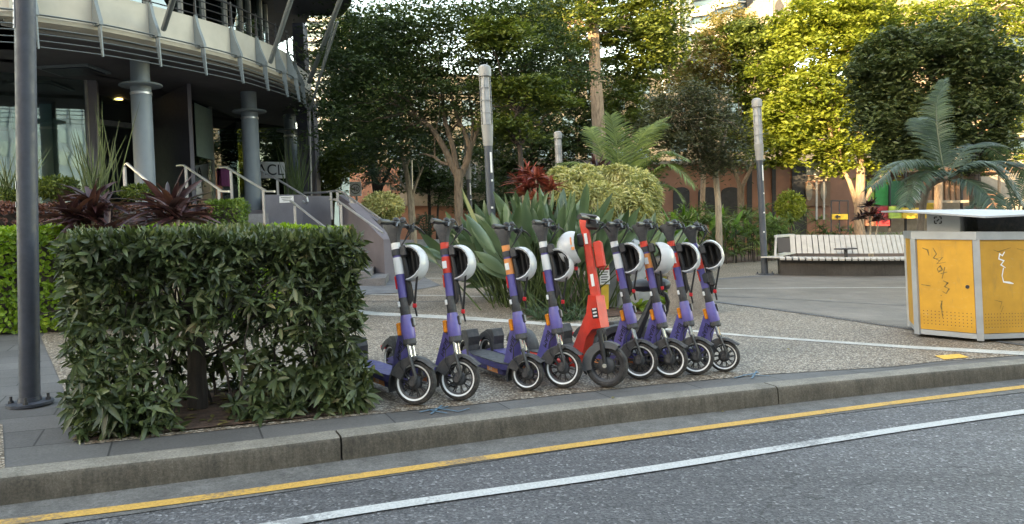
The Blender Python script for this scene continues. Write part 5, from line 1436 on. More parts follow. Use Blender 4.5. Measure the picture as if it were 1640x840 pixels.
# red car on the far street
def car(px0, px1, base_py, depth, label):
    a0 = P(px0, 380, depth); a1 = P(px1, 380, depth); L = (a1 - a0).length
    bz = P(px0, base_py, depth).z
    root = empty('parked_car', (a0.x + L / 2, depth, bz), label, 'car'); o = Vector((a0.x, depth, bz))
    w_ = 1.75
    prof = [(0, .32), (.03, .62), (.12, .78), (.95, .90), (1.55, 1.38), (2.0, 1.46), (2.9, 1.44), (3.5, 1.20), (3.9, .98), (4.25, .92), (4.35, .60), (4.33, .30), (3.95, .26), (.4, .26)]
    k = L / 4.35
    b = MB()
    secs = []
    for y, sc, top in ((0, .97, 1), (.12, 1, 1), (w_ - .12, 1, 1), (w_, .97, 1)):
        secs.append([o + Vector(((x - 2.2) * sc * k + 2.2 * k, y + (.16 if z > 1.0 and y < .5 else -.16 if z > 1.0 else 0), z)) for x, z in prof])
    n = len(prof); b.add([p for s in secs for p in s], [tuple(range(n)), tuple(range(3 * n, 4 * n))] + [(q * n + i, q * n + (i + 1) % n, q * n + n + (i + 1) % n, q * n + n + i) for q in range(3) for i in range(n)])
    b.build('body', M['carred'], root, smooth=30)
    for pts in ([(1.10, .94), (1.62, 1.34), (2.25, 1.38), (2.25, .94)], [(2.33, .94), (2.33, 1.38), (2.85, 1.36), (3.45, 1.16), (3.65, .96)]):
        b = MB(); b.prism([o + Vector((x * k, -.012 + (.16 if z > 1.0 else .04), z)) for x, z in pts], (0, .02, 0)); b.build('side_window', M['tglass'], root, smooth=0)
    for x in (.85, 3.5):
        b = MB(); T = Matrix.Translation(o + Vector((x * k, .06, .31))) @ Matrix.Rotation(PI / 2, 4, 'X'); b.lathe([(.19, .0), (.31, .0), (.32, .03), (.31, .09), (.2, .1)], 24, T); wh = b.build('wheel', M['rubber'], root)
        b = MB(); b.lathe([(.03, .105), (.19, .095), (.195, .07)], 20, T); b.build('rim', M['lampgrey'], wh)
    b = MB(); b.box(o + Vector((.1 * k, .2, .68)), (.08, .3, .12), None, .02); b.build('tail_light', M['redpl'], root)
    b = MB(); b.box(o + Vector((2.28 * k, -.02, .8)), (.02, .01, .5)); b.build('door_seam', M['dark'], root, smooth=0)
car(738, 910, 417, 27.5, 'dark red parked car glimpsed behind the lamp posts and strap-leaved plants')
# low barrier with a teal stripe across the far street
b = MB(); b.prism([P(655, 412, 24.5), P(745, 412, 24.5), P(745, 384, 24.5), P(655, 384, 24.5)], (0, .2, 0)); lb = b.build('low_barrier', M['lightgrey'], smooth=0); tag(lb, 'pale low barrier with a teal stripe behind the second scooter', 'barrier')
b = MB(); b.prism([P(662, 403, 24.47), P(745, 403, 24.47), P(745, 395, 24.47), P(662, 395, 24.47)], (0, .03, 0)); b.build('teal_stripe', M['teal'], lb, smooth=0)

# ------------------------------------------------------------------ buildings across the street (behind the viewer); they shade the plaza
def street_block(x0, x1, y0, y1, top, label, m, floors, bays, mg='tglass'):
    root = empty('office_block', ((x0 + x1) / 2, y1, 0), label, 'building')
    b = MB(); b.box(((x0 + x1) / 2, (y0 + y1) / 2, top / 2 - 3), (x1 - x0, y1 - y0, top + 6)); b.build('walls', M[m], root, smooth=0)
    fh = (top - 1) / floors; bw = (x1 - x0) / bays
    for f in range(floors):
        b = MB(); b.box(((x0 + x1) / 2, y1 + .04, .8 + f * fh + fh * .55), (x1 - x0 - 1, .06, fh * .55)); b.build('window_band', M[mg], root, smooth=0)
    for k in range(bays + 1):
        b = MB(); b.box((min(x1 - .3, max(x0 + .3, x0 + k * bw)), y1 + .12, top / 2), (.45, .22, top - .2)); b.build('pilaster', M[m], root, smooth=0)
street_block(-105, -48.5, -46, -30, 29.0, 'tallest office block across the street, unseen behind the viewer at far left', 'stone', 8, 14)
street_block(-48.5, -41.5, -46, -30, 25.0, 'narrow office block across the street, unseen behind the viewer at left', 'stone', 7, 2)
street_block(-41.5, -31.0, -46, -30, 21.6, 'lower office block across the street, unseen behind the viewer in the middle', 'lightgrey', 6, 4)
street_block(-31.0, 30, -46, -30, 22.7, 'long office block across the street, unseen behind the viewer at right', 'beige', 6, 16)
street_block(30.0, 120, -46, -30, 23.6, 'long office block further down the street, unseen behind the viewer at far right', 'lightgrey', 6, 22)

# ------------------------------------------------------------------ background buildings
def at_depth_box(px0, px1, py0, py1, d, th, m, name, parent, dz=0):
    a = P(px0, py1, d); c = P(px1, py0, d)
    b = MB(); b.prism([P(px0, py1, d), P(px1, py1, d), P(px1, py0, d), P(px0, py0, d)], (0, th, 0)); return b.build(name, M[m] if isinstance(m, str) else m, parent, smooth=0)
pk = empty('arcade_building', V(10, 34, 0), 'low terracotta coloured building with dark arched windows behind the garden', 'building')
at_depth_box(560, 1385, 262, 420, 34, 5, 'pink', 'wall', pk)
at_depth_box(1000, 1385, 258, 263, 33.7, .4, 'stone', 'coping', pk)
for x0, x1, y0, y1 in [(1118, 1150, 300, 345), (1155, 1186, 300, 345), (1078, 1104, 300, 345), (1196, 1204, 262, 400), (1236, 1242, 262, 400), (1268, 1291, 262, 400), (1040, 1060, 305, 345)]:
    b = MB(); n = 8; pts = [P(x0, y1, 33.96), P(x1, y1, 33.96)] + [P((x0 + x1) / 2 + (x1 - x0) / 2 * math.cos(PI * k / n), y0 + 8 - 8 * math.sin(PI * k / n) if y1 < 350 else y0, 33.96) for k in range(n + 1)]
    b.prism(pts, (0, -.05, 0)); b.build('arched_window' if y1 < 350 else 'dark_bay', M['dark'], pk, smooth=0)
for x in (1295, 1318):
    b = MB(); n = 16; b.prism([P(x + 5 * math.cos(2 * PI * k / n), 307 + 15 * math.sin(2 * PI * k / n), 33.9) for k in range(n)], (0, -.08, 0)); b.build('oval_window', M['stone'], pk, smooth=0)
at_depth_box(1291, 1330, 292, 330, 33.85, .1, 'brown_t', 'door_bay', pk)
at_depth_box(640, 1000, 255, 330, 33.8, .15, 'stone', 'upper_wall', pk)
for x in range(650, 990, 30): at_depth_box(x, x + 18, 272, 300, 33.7, .05, 'dark', 'window', pk)
at_depth_box(640, 760, 262, 300, 32, 1.5, 'lightgrey', 'roof_canopy', pk)
# white two-post board
wb = empty('notice_board', V(12, 29, 0), 'white board on two thin posts in front of the terracotta building', 'sign')
at_depth_box(1293, 1312, 255, 281, 29, .08, 'white', 'board', wb); at_depth_box(1293, 1328, 282, 290, 28.98, .06, 'stone', 'lower_board', wb)
for x in (1307, 1319): at_depth_box(x, x + 2.5, 280, 352, 29.1, .06, 'steel', 'post', wb)
# orange arrow sign in a dark frame
og = empty('arrow_sign', V(12, 27, 0), 'orange sign with a black arrow on a dark metal frame behind the bench', 'sign')
at_depth_box(1333, 1358, 343, 352, 27, .05, 'yel_p', 'board', og)
at_depth_box(1332, 1359, 342, 353, 27.06, .04, 'dark', 'frame', og)
for x in (1331, 1344, 1358): at_depth_box(x, x + 1.4, 322, 372, 27.05, .04, 'dark', 'upright', og)
at_depth_box(1331, 1359, 321, 323, 27.05, .04, 'dark', 'top_bar', og)
b = MB(); b.prism([P(1337, 347.5, 26.97), P(1342, 344, 26.97), P(1342, 346.4, 26.97), P(1346, 346.4, 26.97), P(1346, 348.6, 26.97), P(1342, 348.6, 26.97), P(1342, 351, 26.97)], (0, .02, 0)); b.build('arrow', M['dark'], og.children[0], smooth=0)
# colourful pavilion
kv = empty('colourful_pavilion', V(18, 34, 0), 'open pavilion with green, red and yellow panels seen under the palm fronds', 'building')
at_depth_box(1385, 1640, 268, 276, 34, 3.5, 'brown_t', 'roof', kv)
for x0, x1, y0, y1, m, d in [(1402, 1424, 288, 329, 'green_p', 34.2), (1426, 1449, 290, 329, 'dgreen_p', 34.1), (1388, 1400, 290, 332, 'lime_p', 34.3), (1405, 1425, 331, 362, 'red_p', 33.6), (1424, 1446, 331, 350, 'lime_p', 33.5), (1446, 1480, 333, 350, 'yel_p', 33.4), (1480, 1500, 325, 350, 'yel_p', 33.8), (1386, 1404, 331, 362, 'pink', 33.7), (1463, 1475, 290, 322, 'lightgrey', 34.5), (1540, 1570, 300, 330, 'brown_t', 35), (1578, 1600, 310, 340, 'pink', 35)]:
    at_depth_box(x0, x1, y0, y1, d, .1, m, 'panel', kv)
for x in range(1478, 1540, 9): at_depth_box(x, x + 5, 288, 322, 34.6, .1, 'brown_t', 'screen_fin', kv)
for x in (1386, 1424.5, 1450, 1476, 1540, 1600): at_depth_box(x, x + 2.5, 274, 372, 33.9, .1, 'dark', 'post', kv)
at_depth_box(1465, 1640, 321, 325, 33.2, .3, 'stone', 'bench_top', kv)
at_depth_box(1385, 1640, 274, 372, 37.4, .1, 'stone', 'back_wall', kv)
# towers
tw = empty('white_lattice_tower', V(20, 95, 0), 'white tower with a crossed lattice front rising above the golden tree', 'tower')
at_depth_box(1062, 1112, -80, 400, 97, 12, 'tglass', 'walls', tw)
for k in range(6):
    yy = -70 + k * 34
    for sg in (-1, 1):
        b = MB(); pts = []
        for t in np.linspace(0, 1, 7): pts.append(P(1087 + sg * 22 * math.cos(t * PI), yy + 34 * t, 96.5))
        b.tube(pts, .22, 5); b.build('lattice_band', M['offwhite'], tw)
for x in (1064, 1087, 1111): at_depth_box(x - 1.6, x + 1.6, -80, 300, 96.4, .4, 'offwhite', 'pillar', tw)
tw = empty('white_balcony_tower', V(26, 90, 0), 'white tower with slanting balcony bands, just right of the lattice tower', 'tower')
at_depth_box(1112, 1180, -80, 400, 90, 14, 'tglass', 'walls', tw)
for k in range(6):
    y = -66 + k * 27
    b = MB(); b.prism([P(1110, y + 12, 89.5), P(1135, y + 8, 89.5), P(1148, y - 1, 89.5), P(1181, y - 8, 89.5), P(1181, y - 20, 89.5), P(1145, y - 14, 89.5), P(1130, y - 6, 89.5), P(1110, y - 2, 89.5)], (0, 2.0, 0)); b.build('balcony_band', M['offwhite'], tw, smooth=0)
tw = empty('glass_tower', V(32, 100, 0), 'dark glass tower with white floor edges right of the white balcony tower', 'tower')
at_depth_box(1180, 1232, -80, 400, 100, 14, 'tglass', 'walls', tw)
for k in range(14): at_depth_box(1179, 1232, -78 + k * 10, -76 + k * 10, 99.6, .5, 'offwhite' if k % 4 == 0 else 'steelgrey', 'floor_edge', tw)
at_depth_box(1196, 1206, -80, 60, 99.3, .5, 'dark', 'recess', tw)
tw = empty('gothic_gable_building', V(34, 80, 0), 'stone building with a pointed window behind the tree tops', 'building')
at_depth_box(1233, 1272, -20, 400, 82, 10, 'stone', 'walls', tw)
b = MB(); b.prism([P(1241, 22, 81.9), P(1254, 22, 81.9), P(1254, 8, 81.9), P(1247.5, -4, 81.9), P(1241, 8, 81.9)], (0, -.1, 0)); b.build('pointed_window', M['dark'], tw, smooth=0)
for x in (1236, 1257, 1265): at_depth_box(x, x + 2, -18, 60, 81.7, .3, 'offwhite', 'buttress', tw)
tw = empty('beige_apartment_tower', V(40, 60, 0), 'beige apartment tower with balcony slabs behind the dark tree at right', 'tower')
at_depth_box(1535, 1900, -140, 400, 62, 16, 'beige', 'walls', tw)
for k in range(12):
    at_depth_box(1600, 1900, -130 + k * 42, -116 + k * 42, 61, 1.2, 'stone', 'balcony_slab', tw)
    for q in range(5): at_depth_box(1612 + q * 60, 1650 + q * 60, -114 + k * 42, -92 + k * 42, 61.9, .2, 'tglass', 'window', tw)
for x in (1548, 1578): at_depth_box(x, x + 14, -140, 400, 61.6, .5, 'stone' if x < 1560 else 'brown_t', 'facade_strip', tw)
tw = empty('flat_roof_building', V(30, 75, 0), 'pale flat-roofed building top glimpsed between the tree crowns', 'building')
at_depth_box(1470, 1545, 4, 400, 75, 8, 'offwhite', 'walls', tw); at_depth_box(1466, 1548, -2, 4, 74.5, 9, 'dark', 'roof', tw); at_depth_box(1475, 1540, 10, 20, 74.9, .2, 'tglass', 'window', tw)
tw = empty('pale_glass_tower', V(-16, 70, 0), 'pale blue and white tower between the office building and the dark trees', 'tower')
at_depth_box(490, 560, 10, 400, 70, 10, 'tglass', 'walls', tw)
for k in range(14): at_depth_box(489, 561, 28 + k * 16, 34 + k * 16, 69.5, .6, 'offwhite', 'floor_edge', tw)
tw = empty('pale_office_building', V(-4, 62, 0), 'pale building showing in small patches through the dark trees', 'building')
at_depth_box(570, 1060, 120, 400, 62, 10, 'farwall', 'walls', tw)
for k in range(8):
    for q in range(12): 
        if (k + q) % 1 == 0: at_depth_box(580 + q * 40, 600 + q * 40, 135 + k * 26, 150 + k * 26, 61.9, .1, 'tglass', 'window', tw)
tw = empty('long_cream_building', V(14, 58, 0), 'cream building glimpsed through the gaps between the garden trees', 'building')
at_depth_box(1060, 1540, 150, 400, 58, 8, 'farwall', 'walls', tw)
for k in range(4):
    for q in range(10): at_depth_box(1075 + q * 45, 1100 + q * 45, 165 + k * 30, 183 + k * 30, 57.9, .1, 'tglass', 'window', tw)

# ------------------------------------------------------------------ plants
def cat(L):
    vs, fs, o = [], [], 0
    for v, f in L: vs.append(v); fs.append(f + o); o += len(v)
    return np.concatenate(vs), np.concatenate(fs)
def tube_np(b, pts, r, n=6): b.tube(pts, r, n)
def wig(p0, p1, n=5, k=.06, sag=0):
    L = (p1 - p0).length; out = []
    for i in range(n + 1):
        t = i / n; q = p0.lerp(p1, t)
        if 0 < i < n: q += Vector((random.uniform(-1, 1), random.uniform(-1, 1), random.uniform(-1, 1))) * L * k
        q.z += sag * math.sin(PI * t) * L
        out.append(q)
    return out
def crown(blobs, N, leaf, wd, depth, pad=.45, flat=.45, shell=.5):
    """blobs in photograph pixels at a depth; leaves gathered in pads on the shell of each blob"""
    areas = np.array([b[2] * b[3] for b in blobs], float); areas /= areas.sum()
    Ls = []; cl = []
    for bl, ar in zip(blobs, areas):
        px, py, rx, ry = bl[:4]; dd = bl[4] if len(bl) > 4 else 0
        c = P(px, py, depth + dd); sx = rx * depth / F; sz = ry * depth / F; sy = (sx + sz) / 2
        n = max(20, int(N * ar)); ncl = max(5, int(n / 80))
        u = rdir(ncl) * (rng.uniform(shell ** 3, 1, ncl) ** (1 / 3) * rng.choice([.7, .9, 1.0, 1.12, 1.42], ncl))[:, None]
        cc = np.array(c) + u * np.array([sx, sy, sz])
        cl.append(cc)
        idx = rng.integers(0, ncl, n)
        sc = min(pad, sx * .6 + .1)
        ks = rng.uniform(.5, 1.25, ncl)[idx][:, None]; g = rng.normal(0, 1, (n, 3)) * np.array([sc, sc, sc * flat]) * .5 * ks
        pos = cc[idx] + g
        # pads droop at their rim
        pos[:, 2] -= (g[:, 0] ** 2 + g[:, 1] ** 2) * .35
        d = rdir(n, -.7, .35); s = rdir(n, -.5, .5)
        Ls.append(rhombs(pos, d, s, leaf * rng.uniform(.7, 1.35, n), wd * rng.uniform(.7, 1.3, n)))
    v, f = cat(Ls)
    return v, f, np.concatenate(cl)
def tree(name, label, cat_, base, trunks, blobs, N, leaf, wd, depth, lm, bm='bark', group=None, limbs=16, pad=.45, flat=.45, shell=.5, lr=.05, sec=0):
    """base: px, py of the foot; trunks: list of (path px, radii)"""
    p0 = P(base[0], base[1], depth); g0 = onG(p0.x, p0.y); root = empty(name, g0, label, cat_, group)
    v, f, cl = crown(blobs, N, leaf, wd, depth, pad, flat, shell)
    np_mesh('crown', v, f, LM[lm] if isinstance(lm, str) else lm, root, smooth=False)
    b = MB(); tips = []
    for path, rad in trunks:
        pts = [P(x, y, depth) + Vector((0, random.uniform(-.1, .1) if k else 0, 0)) for k, (x, y) in enumerate(path)]
        pts = [Vector(q) for q in smooth_line3(pts, 4)]
        rr = np.interp(np.linspace(0, 1, len(pts)), np.linspace(0, 1, len(rad)), rad)
        b.tube(pts, list(rr), 10); tips.append((pts[-1], rr[-1])); tips.append((pts[int(len(pts) * .7)], rr[int(len(pts) * .7)]))
    for k in range(limbs):
        c = Vector(cl[random.randrange(len(cl))]); t, r = min(tips, key=lambda q: (q[0] - c).length + random.uniform(0, 1.5))
        L = wig(t, c, 6, .05, .03); r0 = min(r * .75, lr); b.tube(L, [r0 * (1 - .85 * i / 6) for i in range(7)], 6)
        for q in range(sec):
            m = L[3 + q % 3]; c2 = Vector(cl[random.randrange(len(cl))]); 
            if (c2 - m).length < 2.5: b.tube(wig(m, c2, 4, .06), [r0 * .4 * (1 - .8 * i / 4) for i in range(5)], 5)
    b.build('trunk', M[bm], root)
    return root
def smooth_line3(p, n=4):
    out = []
    for i in range(len(p) - 1):
        p0 = p[max(0, i - 1)]; p1 = p[i]; p2 = p[i + 1]; p3 = p[min(len(p) - 1, i + 2)]
        for k in range(n):
            t = k / n; out.append(.5 * ((2 * p1) + (p2 - p0) * t + (2 * p0 - 5 * p1 + 4 * p2 - p3) * t * t + (3 * p1 - p0 - 3 * p2 + p3) * t ** 3))
    out.append(p[-1]); return out

tree('fig_tree', 'large dark spreading tree with a forked pale trunk behind the second scooter', 'tree', (738, 440),
     [([(738, 436), (735, 350), (735, 272)], [.14, .12, .13]), ([(733, 285), (715, 245), (690, 205), (650, 180)], [.10, .09, .07, .04]), ([(734, 285), (725, 235), (712, 190), (708, 150), (700, 90)], [.08, .07, .06, .05, .03]), ([(738, 282), (752, 245), (745, 215), (733, 190), (722, 150)], [.10, .08, .06, .05, .03]), ([(744, 262), (762, 215), (775, 180), (790, 130)], [.07, .06, .045, .03]), ([(752, 240), (757, 200), (750, 150)], [.05, .04, .03])],
     [(620, 100, 110, 60), (720, 60, 120, 70), (560, 170, 60, 60), (640, 190, 80, 45, .5), (800, 120, 90, 60), (700, 140, 110, 45), (830, 200, 70, 45, .6), (600, 30, 90, 50), (780, 10, 110, 50), (880, 90, 60, 70, 1), (680, 230, 60, 28, 1.2), (590, 240, 55, 30, 1.5)], 46000, .14, .055, 21, 'dark', 'bark', limbs=46, pad=.7, flat=.3, lr=.07, sec=2)
tree('street_tree', 'dark leafy tree standing just right of the office building corner', 'tree', (600, 400), [([(602, 400), (604, 330), (598, 280), (590, 230)], [.14, .12, .11, .08]), ([(604, 320), (618, 285), (640, 240)], [.08, .06, .04])],
     [(560, 230, 55, 50), (600, 150, 70, 70), (545, 120, 40, 50), (640, 230, 60, 40), (600, 70, 80, 60), (530, 180, 25, 50), (560, 60, 50, 50)], 28000, .18, .08, 28, 'dark', 'bark_d', limbs=24, pad=.8, flat=.35)
tree('street_tree', 'dark tree filling the gap behind the nearest lamp post', 'tree', (860, 400), [([(860, 400), (862, 320), (850, 240)], [.14, .12, .09])],
     [(820, 220, 80, 60), (900, 200, 80, 70), (860, 130, 90, 60), (760, 230, 70, 40), (960, 150, 70, 90), (900, 290, 80, 40), (1010, 230, 60, 60), (820, 290, 60, 35)], 36000, .18, .08, 30, 'dark', 'bark_d', limbs=26, pad=.8, flat=.35)
tree('street_tree', 'small mid green bushy tree low beside the office building corner', 'tree', (532, 410), [([(532, 410), (533, 340), (536, 300)], [.06, .05, .04])],
     [(535, 268, 30, 35), (552, 245, 25, 22), (525, 300, 20, 25)], 6000, .14, .06, 24, 'mid', 'bark_d', limbs=10)
tree('street_tree', 'thin dark tree behind the dead stump', 'tree', (690, 400), [([(688, 402), (688, 340), (686, 290)], [.07, .06, .05]), ([(700, 402), (701, 340), (706, 300)], [.05, .04, .03])],
     [(690, 270, 45, 35), (720, 300, 35, 20), (665, 290, 30, 22), (770, 320, 40, 30, 1)], 8000, .15, .06, 27, 'dark', 'bark_d', limbs=12)
tree('tall_gum_tree', 'tall tree with a thick sunlit orange-grey trunk above the yellow shrub', 'tree', (965, 420), [([(966, 420), (962, 320), (959, 205), (953, 110), (948, 0), (944, -80)], [.235, .23, .22, .20, .18, .15])],
     [(900, 40, 48, 45, 1.6), (1000, 30, 45, 45, 1.6), (1040, 70, 50, 50, 1), (895, 120, 35, 25, 1), (1015, 130, 38, 30, 1.2), (960, -40, 90, 40, 1.5), (860, 30, 50, 35, 1), (1050, 20, 45, 50, 1), (1022, 180, 22, 20, .5), (925, 150, 14, 22, .4), (985, 175, 12, 25, .5), (948, 12, 34, 30, -.6), (925, 65, 18, 22, -.3), (975, 75, 14, 20, .2)], 32000, .18, .08, 25, 'mid', 'bark_o', limbs=26, pad=.7, flat=.35, lr=.032, sec=2)
tree('lit_branch_tree', 'tree with a band of sunlit leaves just right of the nearest lamp head', 'tree', (830, 420), [([(832, 420), (836, 300), (828, 180)], [.09, .08, .05])],
     [(835, 145, 55, 20), (785, 135, 25, 18), (880, 160, 35, 16), (800, 60, 60, 30), (815, 200, 40, 25)], 9000, .15, .07, 19.5, 'mid', 'bark_d', limbs=12, pad=.4, flat=.35)
tree('golden_tree', 'sparse tree with golden brown twiggy foliage below the white towers', 'tree', (1120, 400), [([(1122, 400), (1125, 300), (1128, 200)], [.12, .11, .09]), ([(1126, 240), (1100, 180), (1085, 120)], [.06, .05, .03]), ([(1127, 230), (1150, 160), (1160, 80)], [.06, .05, .03])],
     [(1090, 115, 45, 45), (1135, 80, 40, 45), (1165, 60, 35, 40), (1150, 125, 45, 35), (1115, 140, 45, 30), (1060, 80, 30, 30), (1180, 45, 25, 25)], 14000, .19, .065, 32, 'golden', 'bark_o', limbs=70, pad=.4, flat=.8, shell=.2, lr=.03, sec=3)
tree('feathery_tree', 'dark feathery tree with pale bare branches left of the right hand lamp post', 'tree', (1150, 405), [([(1152, 405), (1150, 330), (1146, 270)], [.09, .08, .07]), ([(1147, 275), (1130, 225), (1100, 185), (1070, 170)], [.05, .045, .035, .02]), ([(1147, 272), (1138, 215), (1118, 165)], [.05, .04, .02]), ([(1148, 272), (1160, 220), (1165, 180)], [.05, .04, .02])],
     [(1075, 185, 45, 40), (1110, 165, 50, 35), (1150, 190, 50, 45), (1100, 225, 50, 30), (1050, 220, 30, 30), (1160, 240, 45, 28), (1130, 262, 55, 20)], 16000, .13, .035, 19, 'olive', 'bark_p', limbs=50, pad=.45, flat=.6, shell=.3, lr=.03, sec=2)
tree('garden_tree', 'dark green tree with a stubby forked trunk behind the garden bed', 'tree', (1188, 400), [([(1188, 400), (1187, 330), (1186, 295)], [.16, .14, .15]), ([(1186, 300), (1172, 268), (1160, 250)], [.09, .07, .05]), ([(1188, 300), (1203, 268), (1212, 240)], [.09, .07, .05])],
     [(1215, 90, 50, 50), (1225, 150, 45, 50), (1190, 60, 40, 30), (1250, 70, 30, 35), (1200, 210, 50, 35), (1240, 210, 35, 30)], 24000, .19, .09, 31, 'mid', 'bark', limbs=26)
tree('bright_tree', 'big sunlit yellow-green tree right of the bench lamp post', 'tree', (1375, 395), [([(1376, 395), (1374, 340), (1378, 290), (1380, 245)], [.20, .17, .16, .12]), ([(1372, 330), (1360, 290), (1345, 262)], [.10, .08, .05]), ([(1376, 340), (1400, 300), (1422, 280)], [.09, .07, .05])],
     [(1280, 100, 55, 60), (1340, 60, 65, 60), (1290, 30, 50, 50), (1260, 190, 55, 50), (1320, 170, 70, 60), (1370, 130, 60, 70), (1240, 225, 40, 30), (1300, 235, 50, 28), (1370, 225, 60, 40), (1420, 200, 55, 50), (1400, 40, 60, 50), (1350, 270, 25, 12), (1430, 250, 35, 20), (1250, 262, 25, 8), (1330, 0, 60, 40), (1400, 262, 20, 14)], 46000, .19, .105, 28, 'bright', 'bark_o', limbs=40, pad=.55, flat=.5, lr=.06)
tree('dark_laurel_tree', 'dense dark green tree with drooping leaves at the right, above the palm', 'tree', (1560, 405), [([(1560, 405), (1562, 330), (1556, 250), (1545, 150)], [.17, .15, .13, .08]), ([(1558, 260), (1600, 200)], [.07, .04])],
     [(1420, 110, 42, 48), (1480, 75, 48, 36), (1540, 85, 50, 48), (1445, 180, 55, 42), (1530, 165, 60, 50), (1596, 140, 30, 50), (1500, 225, 60, 34), (1588, 225, 30, 34), (1385, 125, 22, 26), (1408, 185, 32, 30), (1618, 90, 18, 30), (1470, 252, 40, 16), (1560, 262, 26, 14), (1395, 80, 18, 16), (1575, 45, 24, 18), (1610, 190, 22, 26), (1440, 62, 22, 18), (1420, 240, 20, 14)], 46000, .16, .066, 18.5, 'laurel', 'bark_d', limbs=50, pad=.45, flat=.6, shell=.35, lr=.05)
tree('backlit_tree', 'yellow-green tree whose lit crown shows above the dark tree at right', 'tree', (1500, 400), [([(1500, 400), (1503, 250), (1500, 80)], [.16, .14, .08])],
     [(1440, 45, 60, 40), (1500, 40, 60, 40), (1380, 20, 50, 40), (1550, 40, 40, 35), (1620, 60, 40, 40), (1630, 180, 30, 60), (1600, 10, 40, 30)], 20000, .18, .09, 30, 'bright', 'bark_o', limbs=20, pad=.6)
# dead tree
a = P(657, 400, 23); dt = empty('dead_tree', onG(a.x, a.y), 'bare broken pale dead tree between the dark trees', 'tree')
b = MB()
for path, r0 in [([(662, 400), (660, 350), (655, 300), (648, 262), (644, 245)], .14), ([(655, 310), (640, 290), (628, 275)], .05), ([(658, 320), (668, 290), (680, 262)], .06), ([(650, 270), (656, 255), (660, 250)], .04), ([(668, 292), (672, 275), (668, 262)], .03)]:
    pts = smooth_line3([P(x, y, 23) for x, y in path], 3); b.tube(pts, [r0 * (1 - .75 * i / len(pts)) for i in range(len(pts))], 8)
b.build('trunk', M['bark_p'], dt)
b = MB(); b.tube([P(659, 240, 23.5), P(661, 405, 23.5)], .03, 6); o = b.build('thin_mast', M['steel']); tag(o, 'thin pale metal mast standing beside the dead tree', 'mast')

def frond(pts, L, wd, n, droop, tipk=.35, ang=.55, up=(0, 0, 1)):
    pts = [Vector(p) for p in smooth_line3([Vector(p) for p in pts], 8)]
    A = np.array([tuple(p) for p in pts]); m = len(A)
    t = np.linspace(.12, .99, n); idx = t * (m - 1); i0 = np.floor(idx).astype(int).clip(0, m - 2); fr = (idx - i0)[:, None]
    pos = A[i0] * (1 - fr) + A[i0 + 1] * fr; tan = nrm(A[i0 + 1] - A[i0])
    upv = np.tile(np.array(up, float), (n, 1)); sd = nrm(np.cross(tan, upv)); nn_ = np.cross(sd, tan)
    out = []
    for s in (-1, 1):
        ln = L * np.minimum(1, .45 + t * 2.5) * (1 - np.maximum(0, t - .6) * (1 - tipk) / .4) * rng.uniform(.88, 1.08, n)
        d = nrm(sd * s * math.cos(ang) + tan * math.sin(ang) + nn_ * .25 + rng.normal(0, .05, (n, 3)))
        out.append(ribbons(pos, d, tan + .2 * nn_, ln, wd, droop, STRAP, .3))
    return cat(out), pts
def palm(label, base, depth, fronds, lm, trunk_px=None, r=.08, bm='bark', L=.45, name='palm_tree', wd=.03, n=44):
    p0 = P(base[0], base[1], depth); root = empty(name, onG(p0.x, p0.y), label, 'palm')
    if trunk_px:
        b = MB(); b.tube(smooth_line3([P(x, y, depth) for x, y in trunk_px], 3), r, 10); b.build('trunk', M[bm], root)
    for f in fronds:
        px, dd, ll, dr = f
        pts = [P(x, y, depth + dd * (k / (len(px) - 1))) for k, (x, y) in enumerate(px)]
        (v, fc), sp_ = frond(pts, ll or L, wd, n, dr)
        o = np_mesh('frond', v, fc, LM[lm], root, smooth=False)
        b = MB(); b.tube(sp_[::3] + [sp_[-1]], [.018 * (1 - .8 * i / (len(sp_[::3]))) for i in range(len(sp_[::3]) + 1)], 5); b.build('midrib', LM[lm], o)
palm('green palm with an upright fan of fronds behind the yellow shrub', (1000, 440), 16.5, [
    ([(1000, 330), (992, 270), (985, 215), (978, 185)], .3, .62, .15), ([(1000, 330), (1010, 265), (1030, 215), (1065, 190)], .8, .60, .35), ([(1002, 330), (1030, 270), (1065, 245), (1100, 255)], -.5, .5, .5),
    ([(998, 330), (965, 280), (930, 262), (895, 262)], .3, .5, .5), ([(1000, 332), (1040, 285), (1075, 265), (1112, 300)], -.9, .45, .5), ([(998, 330), (970, 260), (955, 225), (945, 205)], .9, .5, .25), ([(1002, 333), (1045, 300), (1075, 300), (1095, 322)], -.3, .35, .5),
    ([(1001, 330), (1025, 250), (1045, 210), (1055, 200)], 1.2, .55, .3)], 'palm', [(1000, 440), (1000, 380), (1000, 330)], n=56)
palm('bluish palm with long arching fronds left of and above the bin', (1520, 400), 13.0, [
    ([(1514, 285), (1503, 225), (1500, 170), (1512, 128)], .3, .36, .35), ([(1514, 290), (1480, 262), (1440, 262), (1395, 300)], -.6, .50, .55), ([(1518, 285), (1560, 262), (1600, 275), (1640, 335)], -.5, .55, .5), ([(1518, 288), (1570, 262), (1630, 268), (1680, 300)], .6, .5, .5),
    ([(1514, 290), (1495, 275), (1470, 285), (1450, 330)], -.9, .40, .5), ([(1520, 290), (1550, 290), (1580, 310), (1600, 345)], -1.0, .45, .5), ([(1518, 285), (1545, 240), (1580, 235), (1625, 262)], 1.0, .45, .4), ([(1514, 286), (1490, 230), (1480, 200), (1470, 190)], 1.0, .4, .3)], 'palmd', [(1472, 400), (1476, 345), (1484, 305), (1500, 290), (1515, 285)], r=.058, bm='bark', n=60)
